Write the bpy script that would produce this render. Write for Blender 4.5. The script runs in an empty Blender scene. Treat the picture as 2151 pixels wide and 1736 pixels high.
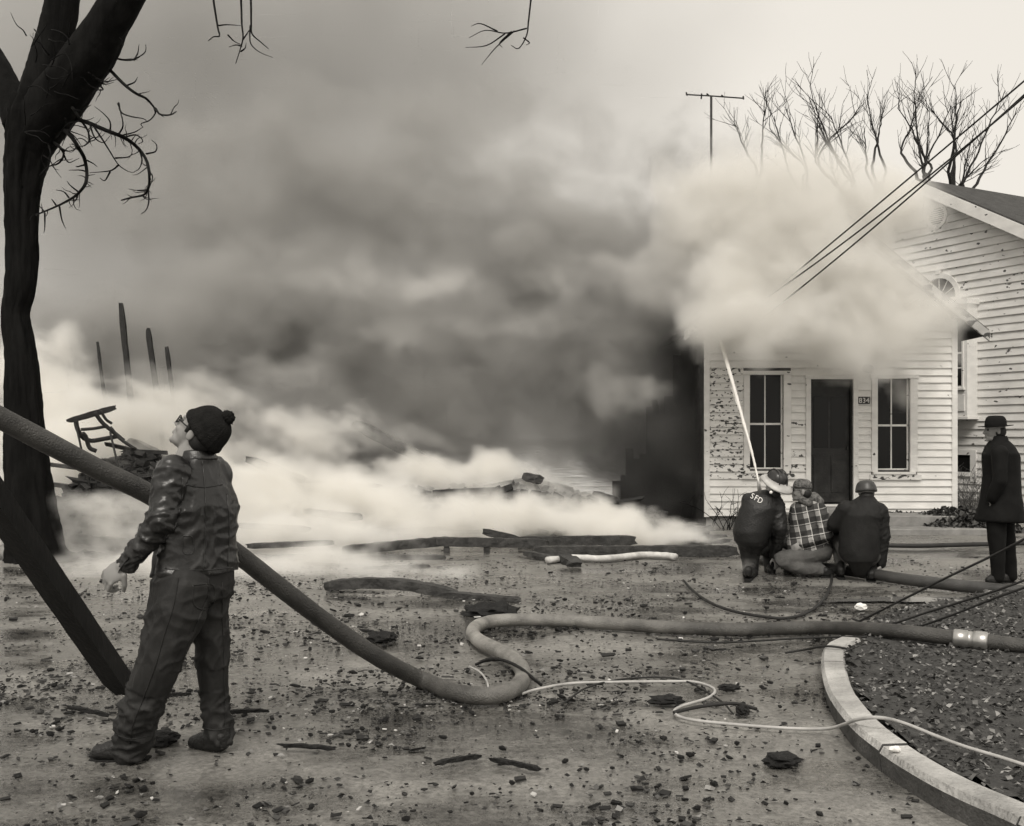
import bpy, bmesh, math, random
import numpy as np
from mathutils import Vector, Matrix, Quaternion
from mathutils import noise as mnoise
R = math.radians
random.seed(7)
sc = bpy.context.scene
col = sc.collection

# ------------------------------------------------------------------ camera
# coordinates below are measured on a 2151 x 1736 view of the photograph
IW, IH, FPX, HZ, CX, CAMZ = 2151.0, 1736.0, 2150.0, 920.0, 1075.5, 1.55
cam_d = bpy.data.cameras.new('camera')
cam = bpy.data.objects.new('camera', cam_d)
col.objects.link(cam)
cam.location = (0, 0, CAMZ)
cam.rotation_euler = (R(90), 0, 0)
cam_d.sensor_width = 36.0
cam_d.lens = 36.0 * FPX / IW
cam_d.shift_y = (HZ - IH / 2) / IW
cam_d.clip_start = 0.1
cam_d.clip_end = 2000
sc.camera = cam

# ------------------------------------------------------------------ sky, sun, exposure
SUN_EL, SUN_AZ = R(52), R(188)          # azimuth clockwise from +Y (the view direction)
world = bpy.data.worlds.new('World')
sc.world = world
world.use_nodes = True
nt = world.node_tree
nt.nodes.clear()
wo = nt.nodes.new('ShaderNodeOutputWorld')
bg = nt.nodes.new('ShaderNodeBackground')
sky = nt.nodes.new('ShaderNodeTexSky')
sky.sky_type = 'NISHITA'
sky.sun_disc = False
sky.sun_elevation = SUN_EL
sky.sun_rotation = SUN_AZ
sky.air_density = 1.0
sky.dust_density = 4.0
bw = nt.nodes.new('ShaderNodeRGBToBW')
flat = nt.nodes.new('ShaderNodeMix')          # overcast: the grey of the clear sky evened out by cloud
flat.data_type = 'FLOAT'
flat.inputs[0].default_value = 0.80
flat.inputs[3].default_value = 10.5
tint = nt.nodes.new('ShaderNodeMix')
tint.data_type = 'RGBA'
tint.blend_type = 'MULTIPLY'
tint.inputs[0].default_value = 1.0
tint.inputs[7].default_value = (1.0, 0.948, 0.865, 1)
nt.links.new(sky.outputs[0], bw.inputs[0])
nt.links.new(bw.outputs[0], flat.inputs[2])
nt.links.new(flat.outputs[0], tint.inputs[6])
nt.links.new(tint.outputs[2], bg.inputs[0])
bg.inputs[1].default_value = 0.064
nt.links.new(bg.outputs[0], wo.inputs[0])

sun_d = bpy.data.lights.new('sun', 'SUN')
sun_d.energy = 1.5
sun_d.angle = R(25)
sun_d.color = (1.0, 0.95, 0.88)
sun = bpy.data.objects.new('sun', sun_d)
col.objects.link(sun)
sdir = Vector((math.sin(SUN_AZ) * math.cos(SUN_EL), math.cos(SUN_AZ) * math.cos(SUN_EL), math.sin(SUN_EL)))
sun.rotation_euler = sdir.to_track_quat('Z', 'Y').to_euler()
sun.location = (0, -5, 30)

sc.view_settings.view_transform = 'Standard'
sc.view_settings.look = 'None'
sc.view_settings.exposure = 0.62
sc.view_settings.gamma = 1.0
sc.render.engine = 'CYCLES'
cy = sc.cycles
cy.use_denoising = True
cy.denoiser = 'OPENIMAGEDENOISE'
cy.use_adaptive_sampling = True
cy.adaptive_threshold = 0.03
cy.max_bounces = 12
cy.diffuse_bounces = 3
cy.glossy_bounces = 3
cy.transmission_bounces = 4
cy.transparent_max_bounces = 8
cy.volume_bounces = 9
cy.volume_step_rate = 2.5
cy.volume_max_steps = 256
cy.sample_clamp_indirect = 6.0

# ------------------------------------------------------------------ helpers
def P(x, y, d):
    """the point at depth d (metres) seen at picture position x, y"""
    return Vector(((x - CX) / FPX * d, d, CAMZ + (HZ - y) / FPX * d))

def G(x, y, z=0.0):
    """the point on a level surface at height z seen at picture position x, y"""
    return P(x, y, (CAMZ - z) * FPX / (y - HZ))

def tag(o, label=None, cat=None, group=None, kind=None):
    if label: o['label'] = label
    if cat: o['category'] = cat
    if group: o['group'] = group
    if kind: o['kind'] = kind
    return o

def empty(name, loc=(0, 0, 0), rz=0.0):
    o = bpy.data.objects.new(name, None)
    o.empty_display_size = 0.1
    col.objects.link(o)
    o.location = loc
    o.rotation_euler = (0, 0, rz)
    return o

def mesh_obj(name, me, mat=None, parent=None):
    o = bpy.data.objects.new(name, me)
    col.objects.link(o)
    if mat is not None and len(me.materials) == 0:
        me.materials.append(mat)
    if parent is not None:
        o.parent = parent
    return o

def obj(name, bm, mat, parent=None, smooth=False, loc=None):
    me = bpy.data.meshes.new(name)
    bmesh.ops.recalc_face_normals(bm, faces=bm.faces[:])
    bm.to_mesh(me)
    bm.free()
    if smooth:
        for p in me.polygons: p.use_smooth = True
    o = mesh_obj(name, me, mat, parent)
    if loc is not None: o.location = loc
    return o

def pyobj(name, verts, faces, mat, parent=None, smooth=False):
    me = bpy.data.meshes.new(name)
    me.from_pydata([tuple(v) for v in verts], [], faces)
    me.update()
    if smooth:
        for p in me.polygons: p.use_smooth = True
    return mesh_obj(name, me, mat, parent)

def box(bm, c, s, rot=None, taper=0.0, jit=0.0, bevel=0.0):
    """box centred at c with full sizes s"""
    vs = []
    for dx in (-.5, .5):
        for dy in (-.5, .5):
            for dz in (-.5, .5):
                p = Vector((dx * s[0], dy * s[1], dz * s[2]))
                if jit: p += Vector((random.uniform(-jit, jit), random.uniform(-jit, jit), random.uniform(-jit, jit)))
                if rot is not None: p = rot @ p
                vs.append(bm.verts.new(p + Vector(c)))
    idx = [(0, 1, 3, 2), (4, 6, 7, 5), (0, 4, 5, 1), (2, 3, 7, 6), (0, 2, 6, 4), (1, 5, 7, 3)]
    fs = [bm.faces.new([vs[i] for i in f]) for f in idx]
    if bevel:
        es = list({e for f in fs for e in f.edges})
        bmesh.ops.bevel(bm, geom=es, offset=bevel, segments=1, affect='EDGES')
    return vs

def frame_from(t, up=Vector((0, 0, 1))):
    t = t.normalized()
    if abs(t.dot(up)) > 0.97: up = Vector((0, 1, 0))
    a = t.cross(up).normalized()
    b = a.cross(t).normalized()
    return a, b

def tube_arrays(pts, rad, n=8, cap=True, flat=1.0):
    pts = [Vector(p) for p in pts]
    if not hasattr(rad, '__len__'): rad = [rad] * len(pts)
    V, Fc = [], []
    a_prev = None
    for i, p in enumerate(pts):
        t = (pts[min(i + 1, len(pts) - 1)] - pts[max(i - 1, 0)])
        if t.length < 1e-9: t = Vector((0, 0, 1))
        t.normalize()
        if a_prev is None:
            a, b = frame_from(t)
        else:
            a = (a_prev - t * a_prev.dot(t))
            if a.length < 1e-6: a, b = frame_from(t)
            a.normalize(); b = a.cross(t)
        a_prev = a
        for k in range(n):
            th = 2 * math.pi * k / n
            V.append(p + a * math.cos(th) * rad[i] + b * math.sin(th) * rad[i] * flat)
    for i in range(len(pts) - 1):
        for k in range(n):
            k2 = (k + 1) % n
            Fc.append((i * n + k, i * n + k2, (i + 1) * n + k2, (i + 1) * n + k))
    if cap:
        Fc.append(tuple(range(n - 1, -1, -1)))
        Fc.append(tuple((len(pts) - 1) * n + k for k in range(n)))
    return V, Fc

def tube(name, pts, rad, mat, parent=None, n=8, flat=1.0):
    V, Fc = tube_arrays(pts, rad, n, True, flat)
    return pyobj(name, V, Fc, mat, parent, True)

def spline(pts, k=8):
    """Catmull-Rom through pts"""
    pts = [Vector(p) for p in pts]
    out = []
    for i in range(len(pts) - 1):
        p0 = pts[i - 1] if i else pts[0] * 2 - pts[1]
        p1, p2 = pts[i], pts[i + 1]
        p3 = pts[i + 2] if i + 2 < len(pts) else p2 * 2 - p1
        for j in range(k):
            t = j / k
            out.append(0.5 * ((2 * p1) + (p2 - p0) * t + (2 * p0 - 5 * p1 + 4 * p2 - p3) * t * t + (3 * p1 - p0 - 3 * p2 + p3) * t ** 3))
    out.append(pts[-1])
    return out

# ------------------------------------------------------------------ materials
MATS = {}
SEP = (1.0, 0.985, 0.95)          # the warm grey of the print
def grey(v):
    return (v * SEP[0], v * SEP[1], v * SEP[2], 1)

def mat(name, v, rough=0.8, var=0.25, scale=6.0, detail=4.0, bump=0.0, bscale=40.0, spec=0.3, metal=0.0, stretch=(1, 1, 1), v2=None, coord='Object'):
    if name in MATS: return MATS[name]
    m = bpy.data.materials.new(name)
    m.use_nodes = True
    t = m.node_tree
    b = t.nodes['Principled BSDF']
    tc = t.nodes.new('ShaderNodeTexCoord')
    mp = t.nodes.new('ShaderNodeMapping')
    mp.inputs['Scale'].default_value = stretch
    t.links.new(tc.outputs[coord], mp.inputs[0])
    nz = t.nodes.new('ShaderNodeTexNoise')
    nz.inputs['Scale'].default_value = scale
    nz.inputs['Detail'].default_value = detail
    nz.inputs['Roughness'].default_value = 0.65
    t.links.new(mp.outputs[0], nz.inputs['Vector'])
    cr = t.nodes.new('ShaderNodeValToRGB')
    cr.color_ramp.elements[0].position = 0.3
    cr.color_ramp.elements[1].position = 0.7
    lo = v * (1 - var)
    hi = v2 if v2 is not None else v * (1 + var)
    cr.color_ramp.elements[0].color = grey(lo)
    cr.color_ramp.elements[1].color = grey(hi)
    t.links.new(nz.outputs[0], cr.inputs[0])
    t.links.new(cr.outputs[0], b.inputs['Base Color'])
    b.inputs['Roughness'].default_value = rough
    b.inputs['Specular IOR Level'].default_value = spec
    b.inputs['Metallic'].default_value = metal
    if bump:
        n2 = t.nodes.new('ShaderNodeTexNoise')
        n2.inputs['Scale'].default_value = bscale
        n2.inputs['Detail'].default_value = 5
        t.links.new(mp.outputs[0], n2.inputs['Vector'])
        bp = t.nodes.new('ShaderNodeBump')
        bp.inputs['Strength'].default_value = bump
        bp.inputs['Distance'].default_value = 0.02
        t.links.new(n2.outputs[0], bp.inputs['Height'])
        t.links.new(bp.outputs[0], b.inputs['Normal'])
    MATS[name] = m
    return m
# ------------------------------------------------------------------ ground
def ground_mat():
    m = bpy.data.materials.new('wet_ground'); m.use_nodes = True
    t = m.node_tree; b = t.nodes['Principled BSDF']
    tc = t.nodes.new('ShaderNodeTexCoord')
    def nz(s, d, st=(1, 1, 1), ro=.6):
        mp = t.nodes.new('ShaderNodeMapping'); mp.inputs['Scale'].default_value = st
        t.links.new(tc.outputs['Object'], mp.inputs[0])
        n = t.nodes.new('ShaderNodeTexNoise'); n.inputs['Scale'].default_value = s; n.inputs['Detail'].default_value = d
        n.inputs['Roughness'].default_value = ro
        t.links.new(mp.outputs[0], n.inputs['Vector']); return n.outputs[0]
    def ramp(i, p0, p1, c0, c1):
        r = t.nodes.new('ShaderNodeValToRGB'); t.links.new(i, r.inputs[0])
        r.color_ramp.elements[0].position = p0; r.color_ramp.elements[1].position = p1
        r.color_ramp.elements[0].color = c0; r.color_ramp.elements[1].color = c1
        return r.outputs[0]
    def mix(fac, a, bb, mode='MIX'):
        x = t.nodes.new('ShaderNodeMix'); x.data_type = 'RGBA'; x.blend_type = mode
        if hasattr(fac, 'links'): t.links.new(fac, x.inputs[0])
        else: x.inputs[0].default_value = fac
        t.links.new(a, x.inputs[6]); t.links.new(bb, x.inputs[7]); return x.outputs[2]
    big = ramp(nz(.6, 7, (1, 1.7, 1), .68), .36, .62, grey(.06), grey(.265))
    fine = ramp(nz(38, 6), .32, .66, grey(.52), grey(1.15))
    c = mix(1.0, big, fine, 'MULTIPLY')
    grit = ramp(nz(120, 3), .56, .62, (1, 1, 1, 1), grey(.35))
    c = mix(.8, c, grit, 'MULTIPLY')
    t.links.new(c, b.inputs['Base Color'])
    wet = ramp(nz(.6, 7, (1, 1.7, 1), .68), .41, .56, (.06, .06, .06, 1), (.50, .50, .50, 1))
    t.links.new(wet, b.inputs['Roughness'])
    b.inputs['Specular IOR Level'].default_value = .6
    bp = t.nodes.new('ShaderNodeBump'); bp.inputs['Strength'].default_value = .3; bp.inputs['Distance'].default_value = .006
    a = t.nodes.new('ShaderNodeMath'); a.operation = 'ADD'
    t.links.new(nz(45, 5), a.inputs[0]); t.links.new(nz(9, 4), a.inputs[1])
    t.links.new(a.outputs[0], bp.inputs['Height']); t.links.new(bp.outputs[0], b.inputs['Normal'])
    return m
M_ground = ground_mat()
# one sheet: fine and gently uneven near the camera, running out to the horizon
xs = sorted(set([-900, -300, -100, -50, -30] + [round(-20 + .4 * i, 3) for i in range(101)] + [30, 50, 100, 300, 900]))
ys = sorted(set([-60, -20, -5] + [round(.4 * i, 3) for i in range(70)] + [30, 35, 45, 70, 150, 400, 1200]))
V = []
for y in ys:
    for x in xs:
        z = 0.0
        if abs(x) < 20 and 0 < y < 28:
            z = .018 * mnoise.noise(Vector((x * .5, y * .5, 3))) + .010 * mnoise.noise(Vector((x * 1.3, y * 1.3, 9)))
        V.append((x, y, z - .012))
nx = len(xs)
Fc = [(j * nx + i, j * nx + i + 1, (j + 1) * nx + i + 1, (j + 1) * nx + i) for j in range(len(ys) - 1) for i in range(nx - 1)]
g = pyobj('ground', V, Fc, M_ground, smooth=True)
tag(g, kind='structure')

# shallow puddles left by the hoses
def water_mat():
    m = bpy.data.materials.new('puddle_water'); m.use_nodes = True
    t = m.node_tree; b = t.nodes['Principled BSDF']
    b.inputs['Base Color'].default_value = grey(.15)
    b.inputs['Roughness'].default_value = .06
    b.inputs['Specular IOR Level'].default_value = .5
    n = t.nodes.new('ShaderNodeTexNoise'); n.inputs['Scale'].default_value = 7
    tc = t.nodes.new('ShaderNodeTexCoord'); t.links.new(tc.outputs['Object'], n.inputs['Vector'])
    bp = t.nodes.new('ShaderNodeBump'); bp.inputs['Strength'].default_value = .06; bp.inputs['Distance'].default_value = .02
    t.links.new(n.outputs[0], bp.inputs['Height']); t.links.new(bp.outputs[0], b.inputs['Normal'])
    return m
M_water = water_mat()
def puddle(cx, cy, rx, ry, seed, rot=0.0):
    c = G(cx, cy)
    V = [(c.x, c.y, .014)]
    n = 72
    for k in range(n):
        th = 2 * math.pi * k / n
        w = 1 + .55 * mnoise.noise(Vector((math.cos(th) * 1.3, math.sin(th) * 1.3, seed))) + .3 * mnoise.noise(Vector((math.cos(th) * 4, math.sin(th) * 4, seed + 5)))
        x, y = math.cos(th) * rx * w, math.sin(th) * ry * w
        V.append((c.x + x * math.cos(rot) - y * math.sin(rot), c.y + x * math.sin(rot) + y * math.cos(rot), .014))
    o = pyobj('puddle', V, [(0, k + 1, (k + 1) % n + 1) for k in range(n)], M_water)
    tag(o, kind='structure')
puddle(1925, 1262, .75, .16, 1.0, .05)

# ------------------------------------------------------------------ kerb and planting bed
M_kerb = mat('kerb_concrete', .36, .85, .5, 3.0, 8, .9, 45)
M_kerbface = mat('shaded_face_concrete', .085, .85, .5, 5.0, 6, .6, 50)  # shade on the kerb's road-side face, put into the colour
M_soil = mat('bed_soil', .05, .9, .4, 9.0, 6, .8, 30)
KZ = .12
kp = [(1765, 1336), (1733, 1352), (1725, 1378), (1728, 1414), (1739, 1449), (1760, 1484), (1795, 1525), (1853, 1571), (1917, 1612), (1981, 1647), (2060, 1682), (2180, 1735), (2330, 1800)]
kw = [G(x, y, KZ) for x, y in kp]
kw = spline(kw, 10)
# even spacing
acc = [0]
for a, b in zip(kw, kw[1:]): acc.append(acc[-1] + (b - a).length)
def kat(s):
    for i in range(len(kw) - 1):
        if acc[i + 1] >= s:
            f = (s - acc[i]) / max(1e-6, acc[i + 1] - acc[i])
            return kw[i].lerp(kw[i + 1], f)
    return kw[-1]
def kfr(s):
    t = (kat(min(acc[-1], s + .05)) - kat(max(0, s - .05))).normalized()
    return kat(s), Vector((-t.y, t.x, 0))       # point, inward normal (to the bed)
kroot = empty('kerb', (kat(.8).x, kat(.8).y, 0))
tag(kroot, 'pale curved concrete kerb edging the leafy bed at lower right', 'kerb')
s = 0.0
while s < acc[-1] - .1:
    L = min(.92, acc[-1] - s)
    bm = bmesh.new()
    prof = [(0.02, -.06), (0.0, .09), (.018, KZ), (.135, KZ + .004), (.15, .10), (.15, -.06)]
    rows = []
    n = 7
    dz = random.uniform(-.004, .004)
    for k in range(n + 1):
        p, nn = kfr(s + .006 + (L - .012) * k / n)
        rows.append([bm.verts.new((p.x + nn.x * (a if nn.x > -9 else a), p.y + nn.y * a, z + dz + random.uniform(-.0015, .0015))) for a, z in prof])
    for r0, r1 in zip(rows, rows[1:]):
        for q in range(len(prof) - 1):
            bm.faces.new((r0[q], r0[q + 1], r1[q + 1], r1[q]))
    bm.faces.new(rows[0]); bm.faces.new(rows[-1][::-1])
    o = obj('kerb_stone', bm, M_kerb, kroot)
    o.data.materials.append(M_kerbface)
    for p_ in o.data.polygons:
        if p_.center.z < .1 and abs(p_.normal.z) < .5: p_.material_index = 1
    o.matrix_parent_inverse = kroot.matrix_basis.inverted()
    s += L
# the bed behind it
edge = []
for i in range(41):
    p, nn = kfr(acc[-1] * i / 40)
    edge.append(Vector((p.x + nn.x * .14, p.y + nn.y * .14, .085)))
far = [G(1830, 1302), G(1900, 1280), G(2000, 1262), G(2151, 1240), G(2400, 1215)]
rim = edge[::-1] + [Vector((p.x, p.y, .0)) for p in far]
def in_poly(x, y, poly):
    c = False
    j = len(poly) - 1
    for i in range(len(poly)):
        if (poly[i].y > y) != (poly[j].y > y) and x < (poly[j].x - poly[i].x) * (y - poly[i].y) / (poly[j].y - poly[i].y) + poly[i].x: c = not c
        j = i
    return c
bedpoly = rim + [Vector((8.5, 10.5, 0)), Vector((8.5, 3, 0))]
def bed_z(x, y):
    e = min((Vector((x, y)) - p.xy).length for p in far)
    rise = min(1, e / 1.2)
    return .012 + .09 * rise + .02 * mnoise.noise(Vector((x * 2.2, y * 2.2, 1))) * rise
bm = bmesh.new()
vmap = {}
step = .07
for j in range(int(8.2 / step)):
    for i in range(int(7.4 / step)):
        cs = [(1.2 + i * step, 2.8 + j * step), (1.2 + (i + 1) * step, 2.8 + j * step), (1.2 + (i + 1) * step, 2.8 + (j + 1) * step), (1.2 + i * step, 2.8 + (j + 1) * step)]
        if all(in_poly(x, y, bedpoly) for x, y in cs):
            f = []
            for x, y in cs:
                key = (round(x, 3), round(y, 3))
                if key not in vmap: vmap[key] = bm.verts.new((x, y, bed_z(x, y)))
                f.append(vmap[key])
            bm.faces.new(f)
o = obj('planting_bed', bm, M_soil, smooth=True)
tag(o, kind='structure')

def leaf_mat():
    m = bpy.data.materials.new('dead_leaf'); m.use_nodes = True
    t = m.node_tree; b = t.nodes['Principled BSDF']
    at = t.nodes.new('ShaderNodeAttribute'); at.attribute_name = 'tone'
    t.links.new(at.outputs['Color'], b.inputs['Base Color'])
    b.inputs['Roughness'].default_value = .7
    b.inputs['Specular IOR Level'].default_value = .25
    return m
M_leaf = leaf_mat()
def scatter_leaves(name, spots, rng, smin, smax, tones, curl=.5):
    V, Fc, T = [], [], []
    for (x, y, z) in spots:
        s = rng.uniform(smin, smax)
        a = rng.uniform(0, 6.28)
        w = s * rng.uniform(.35, .8)
        u = Vector((math.cos(a), math.sin(a), rng.uniform(-curl, curl)))
        v = Vector((-math.sin(a), math.cos(a), rng.uniform(-curl, curl)))
        c = Vector((x, y, z + rng.uniform(.004, .02)))
        k = len(V)
        V += [c - u * s * .5, c + v * w * .5 - u * s * .05 + Vector((0, 0, rng.uniform(-.3, .4) * s)), c + u * s * .5, c - v * w * .5 + Vector((0, 0, rng.uniform(-.3, .4) * s))]
        Fc += [(k, k + 1, k + 2), (k, k + 2, k + 3)]
        g_ = rng.choice(tones) * rng.uniform(.7, 1.3)
        T += [grey(g_)] * 4
    o = pyobj(name, V, Fc, M_leaf)
    ca = o.data.color_attributes.new('tone', 'FLOAT_COLOR', 'POINT')
    ca.data.foreach_set('color', [c for q in T for c in q])
    return o
rng = random.Random(3)
sp = []
while len(sp) < 20000:
    x, y = rng.uniform(1.3, 7), rng.uniform(2.8, 10.6)
    if in_poly(x, y, bedpoly) and rng.random() < 1.25 / (1 + (y / 6) ** 2) + .25: sp.append((x, y, bed_z(x, y)))
o = scatter_leaves('leaf_litter', sp, rng, .014, .045, [.02, .03, .045, .06, .08, .11, .15, .24])
tag(o, 'dead leaves and bark litter covering the bed inside the kerb', 'leaf litter', kind='stuff')
# ------------------------------------------------------------------ painted wood
def paint_mat(name, base, peel, scale=9.0):
    m = bpy.data.materials.new(name); m.use_nodes = True
    t = m.node_tree; b = t.nodes['Principled BSDF']
    tc = t.nodes.new('ShaderNodeTexCoord')
    oi = t.nodes.new('ShaderNodeObjectInfo')
    def nz(s, d, st, off=False):
        mp = t.nodes.new('ShaderNodeMapping'); mp.inputs['Scale'].default_value = st
        t.links.new(tc.outputs['Object'], mp.inputs[0])
        n = t.nodes.new('ShaderNodeTexNoise'); n.noise_dimensions = '4D'
        n.inputs['Scale'].default_value = s; n.inputs['Detail'].default_value = d
        t.links.new(mp.outputs[0], n.inputs['Vector'])
        mu = t.nodes.new('ShaderNodeMath'); mu.operation = 'MULTIPLY'; mu.inputs[1].default_value = 37
        t.links.new(oi.outputs['Random'], mu.inputs[0]); t.links.new(mu.outputs[0], n.inputs['W'])
        return n.outputs[0]
    r1 = t.nodes.new('ShaderNodeValToRGB')
    t.links.new(nz(3, 5, (1, 1, 2)), r1.inputs[0])
    r1.color_ramp.elements[0].position = .3; r1.color_ramp.elements[1].position = .75
    r1.color_ramp.elements[0].color = grey(base * .82); r1.color_ramp.elements[1].color = grey(base * 1.06)
    r2 = t.nodes.new('ShaderNodeValToRGB')
    t.links.new(nz(scale, 5, (1, 1, 1.7)), r2.inputs[0])
    r2.color_ramp.elements[0].position = peel; r2.color_ramp.elements[1].position = peel + .02
    x = t.nodes.new('ShaderNodeMix'); x.data_type = 'RGBA'
    t.links.new(r2.outputs[0], x.inputs[0]); t.links.new(r1.outputs[0], x.inputs[6]); x.inputs[7].default_value = grey(.06)
    t.links.new(x.outputs[2], b.inputs['Base Color'])
    b.inputs['Roughness'].default_value = .55
    b.inputs['Specular IOR Level'].default_value = .3
    bp = t.nodes.new('ShaderNodeBump'); bp.inputs['Strength'].default_value = .25; bp.inputs['Distance'].default_value = .01
    t.links.new(nz(60, 3, (.1, 1, 1)), bp.inputs['Height']); t.links.new(bp.outputs[0], b.inputs['Normal'])
    return m
M_white_paint = paint_mat('white_paint', .80, .70)
M_peel = paint_mat('peeling_paint', .76, .555, 13)
M_trim = paint_mat('trim_paint', .78, .66, 7)
M_gablepaint = paint_mat('old_paint', .74, .645, 6)
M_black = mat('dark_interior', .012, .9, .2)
M_char = mat('charred_wood', .022, .75, .45, 14, 5, .9, 45, .35, stretch=(1, 1, 1))
M_ash = mat('ash_wood', .07, .85, .5, 9, 5, .8, 30)
M_roof = mat('roof_shingle', .05, .85, .35, 5, 5, .8, 25)
M_conc = mat('step_concrete', .22, .85, .3, 4, 6, .4, 40)
M_doorm = mat('door_wood', .026, .4, .5, 5, 5, .2, 40)
def glass_mat():
    m = bpy.data.materials.new('dark_pane'); m.use_nodes = True
    b = m.node_tree.nodes['Principled BSDF']
    b.inputs['Base Color'].default_value = grey(.012); b.inputs['Roughness'].default_value = .08
    b.inputs['Specular IOR Level'].default_value = .2
    return m
M_glass = glass_mat()

def child(o, parent):
    o.parent = parent
    o.matrix_parent_inverse = Matrix.Translation(-Vector(parent.location)) if parent.type == 'EMPTY' and parent.rotation_euler[2] == 0 else parent.matrix_basis.inverted()
    return o

# a wall frame: origin o, horizontal axis u (unit), outward normal n
class Wall:
    def __init__(s, o, u, n): s.o, s.u, s.n = Vector(o), Vector(u).normalized(), Vector(n).normalized()
    def p(s, a, z, out=0.0): return s.o + s.u * a + s.n * out + Vector((0, 0, z))
    def box(s, bm, a0, a1, z0, z1, o0, o1, bevel=0.0):
        rot = Matrix((s.u, s.n, Vector((0, 0, 1)))).transposed()
        c = s.p((a0 + a1) / 2, (z0 + z1) / 2, (o0 + o1) / 2)
        return box(bm, c, (a1 - a0, o1 - o0, z1 - z0), rot, bevel=bevel)
    def part(s, name, m, parent, a0, a1, z0, z1, o0, o1, bevel=0.0):
        bm = bmesh.new(); s.box(bm, a0, a1, z0, z1, o0, o1, bevel)
        return child(obj(name, bm, m), parent)
    def board(s, m, parent, a0, a1, z0, h, cut0=0.0, cut1=0.0, tilt=0.0):
        """a lapped clapboard, thick at its lower edge; cut0/cut1 trim the top corners (under a rake)"""
        bm = bmesh.new()
        sag = random.uniform(-.003, .003)
        e0, e1 = random.uniform(-.002, .002), random.uniform(-.002, .002)
        t0 = .038 + random.uniform(-.005, .006)
        vs = []
        for a, ct, e in ((a0, cut0, e0), (a1, -cut1, e1)):
            vs.append([bm.verts.new(s.p(a, z0 + e, .0)), bm.verts.new(s.p(a, z0 + e, t0)), bm.verts.new(s.p(a + ct, z0 + h + .012, .006)), bm.verts.new(s.p(a + ct, z0 + h + .012, .0))])
        A, Bv = vs
        for q in range(4): bm.faces.new((A[q], A[(q + 1) % 4], Bv[(q + 1) % 4], Bv[q]))
        bm.faces.new(A[::-1]); bm.faces.new(Bv)
        return child(obj('clapboard', bm, m), parent)

def siding(w, m_of, parent, rows_z, h, a_lo, a_hi, holes, rake=None, minlen=.05):
    """rows of clapboards between a_lo and a_hi, leaving the holes (a0,a1,z0,z1) open"""
    for z in rows_z:
        lo, hi = a_lo, a_hi
        c0 = c1 = 0.0
        if rake:
            l1, h1 = rake(z); l2, h2 = rake(z + h)
            lo, hi = max(lo, l1), min(hi, h1)
            if l2 > lo: c0 = l2 - lo
            if h2 < hi: c1 = hi - h2
            if hi - lo < .12: continue
        cuts = sorted([(a0, a1) for a0, a1, z0, z1 in holes if z0 < z + h * .6 and z1 > z + h * .4 and a1 > lo and a0 < hi])
        cur = lo
        segs = []
        for a0, a1 in cuts:
            if a0 > cur: segs.append((cur, a0))
            cur = max(cur, a1)
        if cur < hi: segs.append((cur, hi))
        for i, (a, b) in enumerate(segs):
            if b - a < minlen: continue
            w.board(m_of(a, b, z), parent, a + .002, b - .002, z, h, c0 if a == lo else 0, c1 if b == hi else 0)

# ------------------------------------------------------------------ the cottage
CD = 18.0
kx = CD / FPX
def cxm(px): return (px - CX) * kx
def czm(py): return CAMZ + (HZ - py) * kx
X0, X1 = cxm(1480), cxm(2008)
XM = (X0 + X1) / 2
APX = czm(455)
PITCH = .82
EAV = APX - (X1 - XM) * PITCH
cot = empty('cottage', (XM, CD, 0))
tag(cot, 'small white clapboard cottage with peeling paint, smoke pouring over its gable', 'house')
w = Wall((0, CD, 0), (1, 0, 0), (0, -1, 0))
# hollow shell so that the windows look into a dark interior
bm = bmesh.new()
def quad(bm, ps):
    return bm.faces.new([bm.verts.new(p) for p in ps])
yb = CD + 6.5
H = dict(winl=(cxm(1574), cxm(1645), czm(986), czm(788)), door=(cxm(1702), cxm(1791), czm(1059), czm(797)), winr=(cxm(1842), cxm(1910), czm(988), czm(796)))
Z0 = czm(1084)
# front wall sheathing as pieces round the openings
xs_ = [X0, H['winl'][0], H['winl'][1], H['door'][0], H['door'][1], H['winr'][0], H['winr'][1], X1]
ops = {1: H['winl'], 3: H['door'], 5: H['winr']}
TZ = czm(760)
for i in range(7):
    a0, a1 = xs_[i], xs_[i + 1]
    if i in ops:
        _, _, z0, z1 = ops[i]
        if z0 > Z0 + .02: w.box(bm, a0, a1, Z0, z0, -.12, 0)
        w.box(bm, a0, a1, z1, TZ, -.12, 0)
    else:
        w.box(bm, a0, a1, Z0, TZ, -.12, 0)
for f_ in ([(X0, CD, TZ), (X1, CD, TZ), (X1, CD, EAV), (XM, CD, APX), (X0, CD, EAV)],
           [(X0, yb, 0), (X1, yb, 0), (X1, yb, EAV), (XM, yb, APX), (X0, yb, EAV)],
           [(X0, CD, 0), (X0, yb, 0), (X0, yb, EAV), (X0, CD, EAV)],
           [(X1, CD + .0, 0), (X1, yb, 0), (X1, yb, EAV), (X1, CD, EAV)]):
    quad(bm, f_)
wall = child(obj('wall', bm, M_ash), cot)
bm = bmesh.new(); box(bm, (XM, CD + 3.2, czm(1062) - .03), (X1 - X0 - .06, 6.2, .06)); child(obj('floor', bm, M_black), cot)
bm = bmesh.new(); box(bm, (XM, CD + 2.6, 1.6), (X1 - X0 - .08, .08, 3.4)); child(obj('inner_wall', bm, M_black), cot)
bm = bmesh.new()
w.box(bm, X0 + .03, X1 - .03, -.05, Z0, -.2, -.02)
child(obj('foundation', bm, M_conc), cot)
cas = .105
hl = [(H['winl'][0] - cas, H['winl'][1] + .13, czm(1003), czm(780)), (H['door'][0] - .085, H['door'][1] + .09, -1, czm(789)), (H['winr'][0] - cas, H['winr'][1] + .13, czm(1006), czm(788))]
bh = .13
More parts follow.
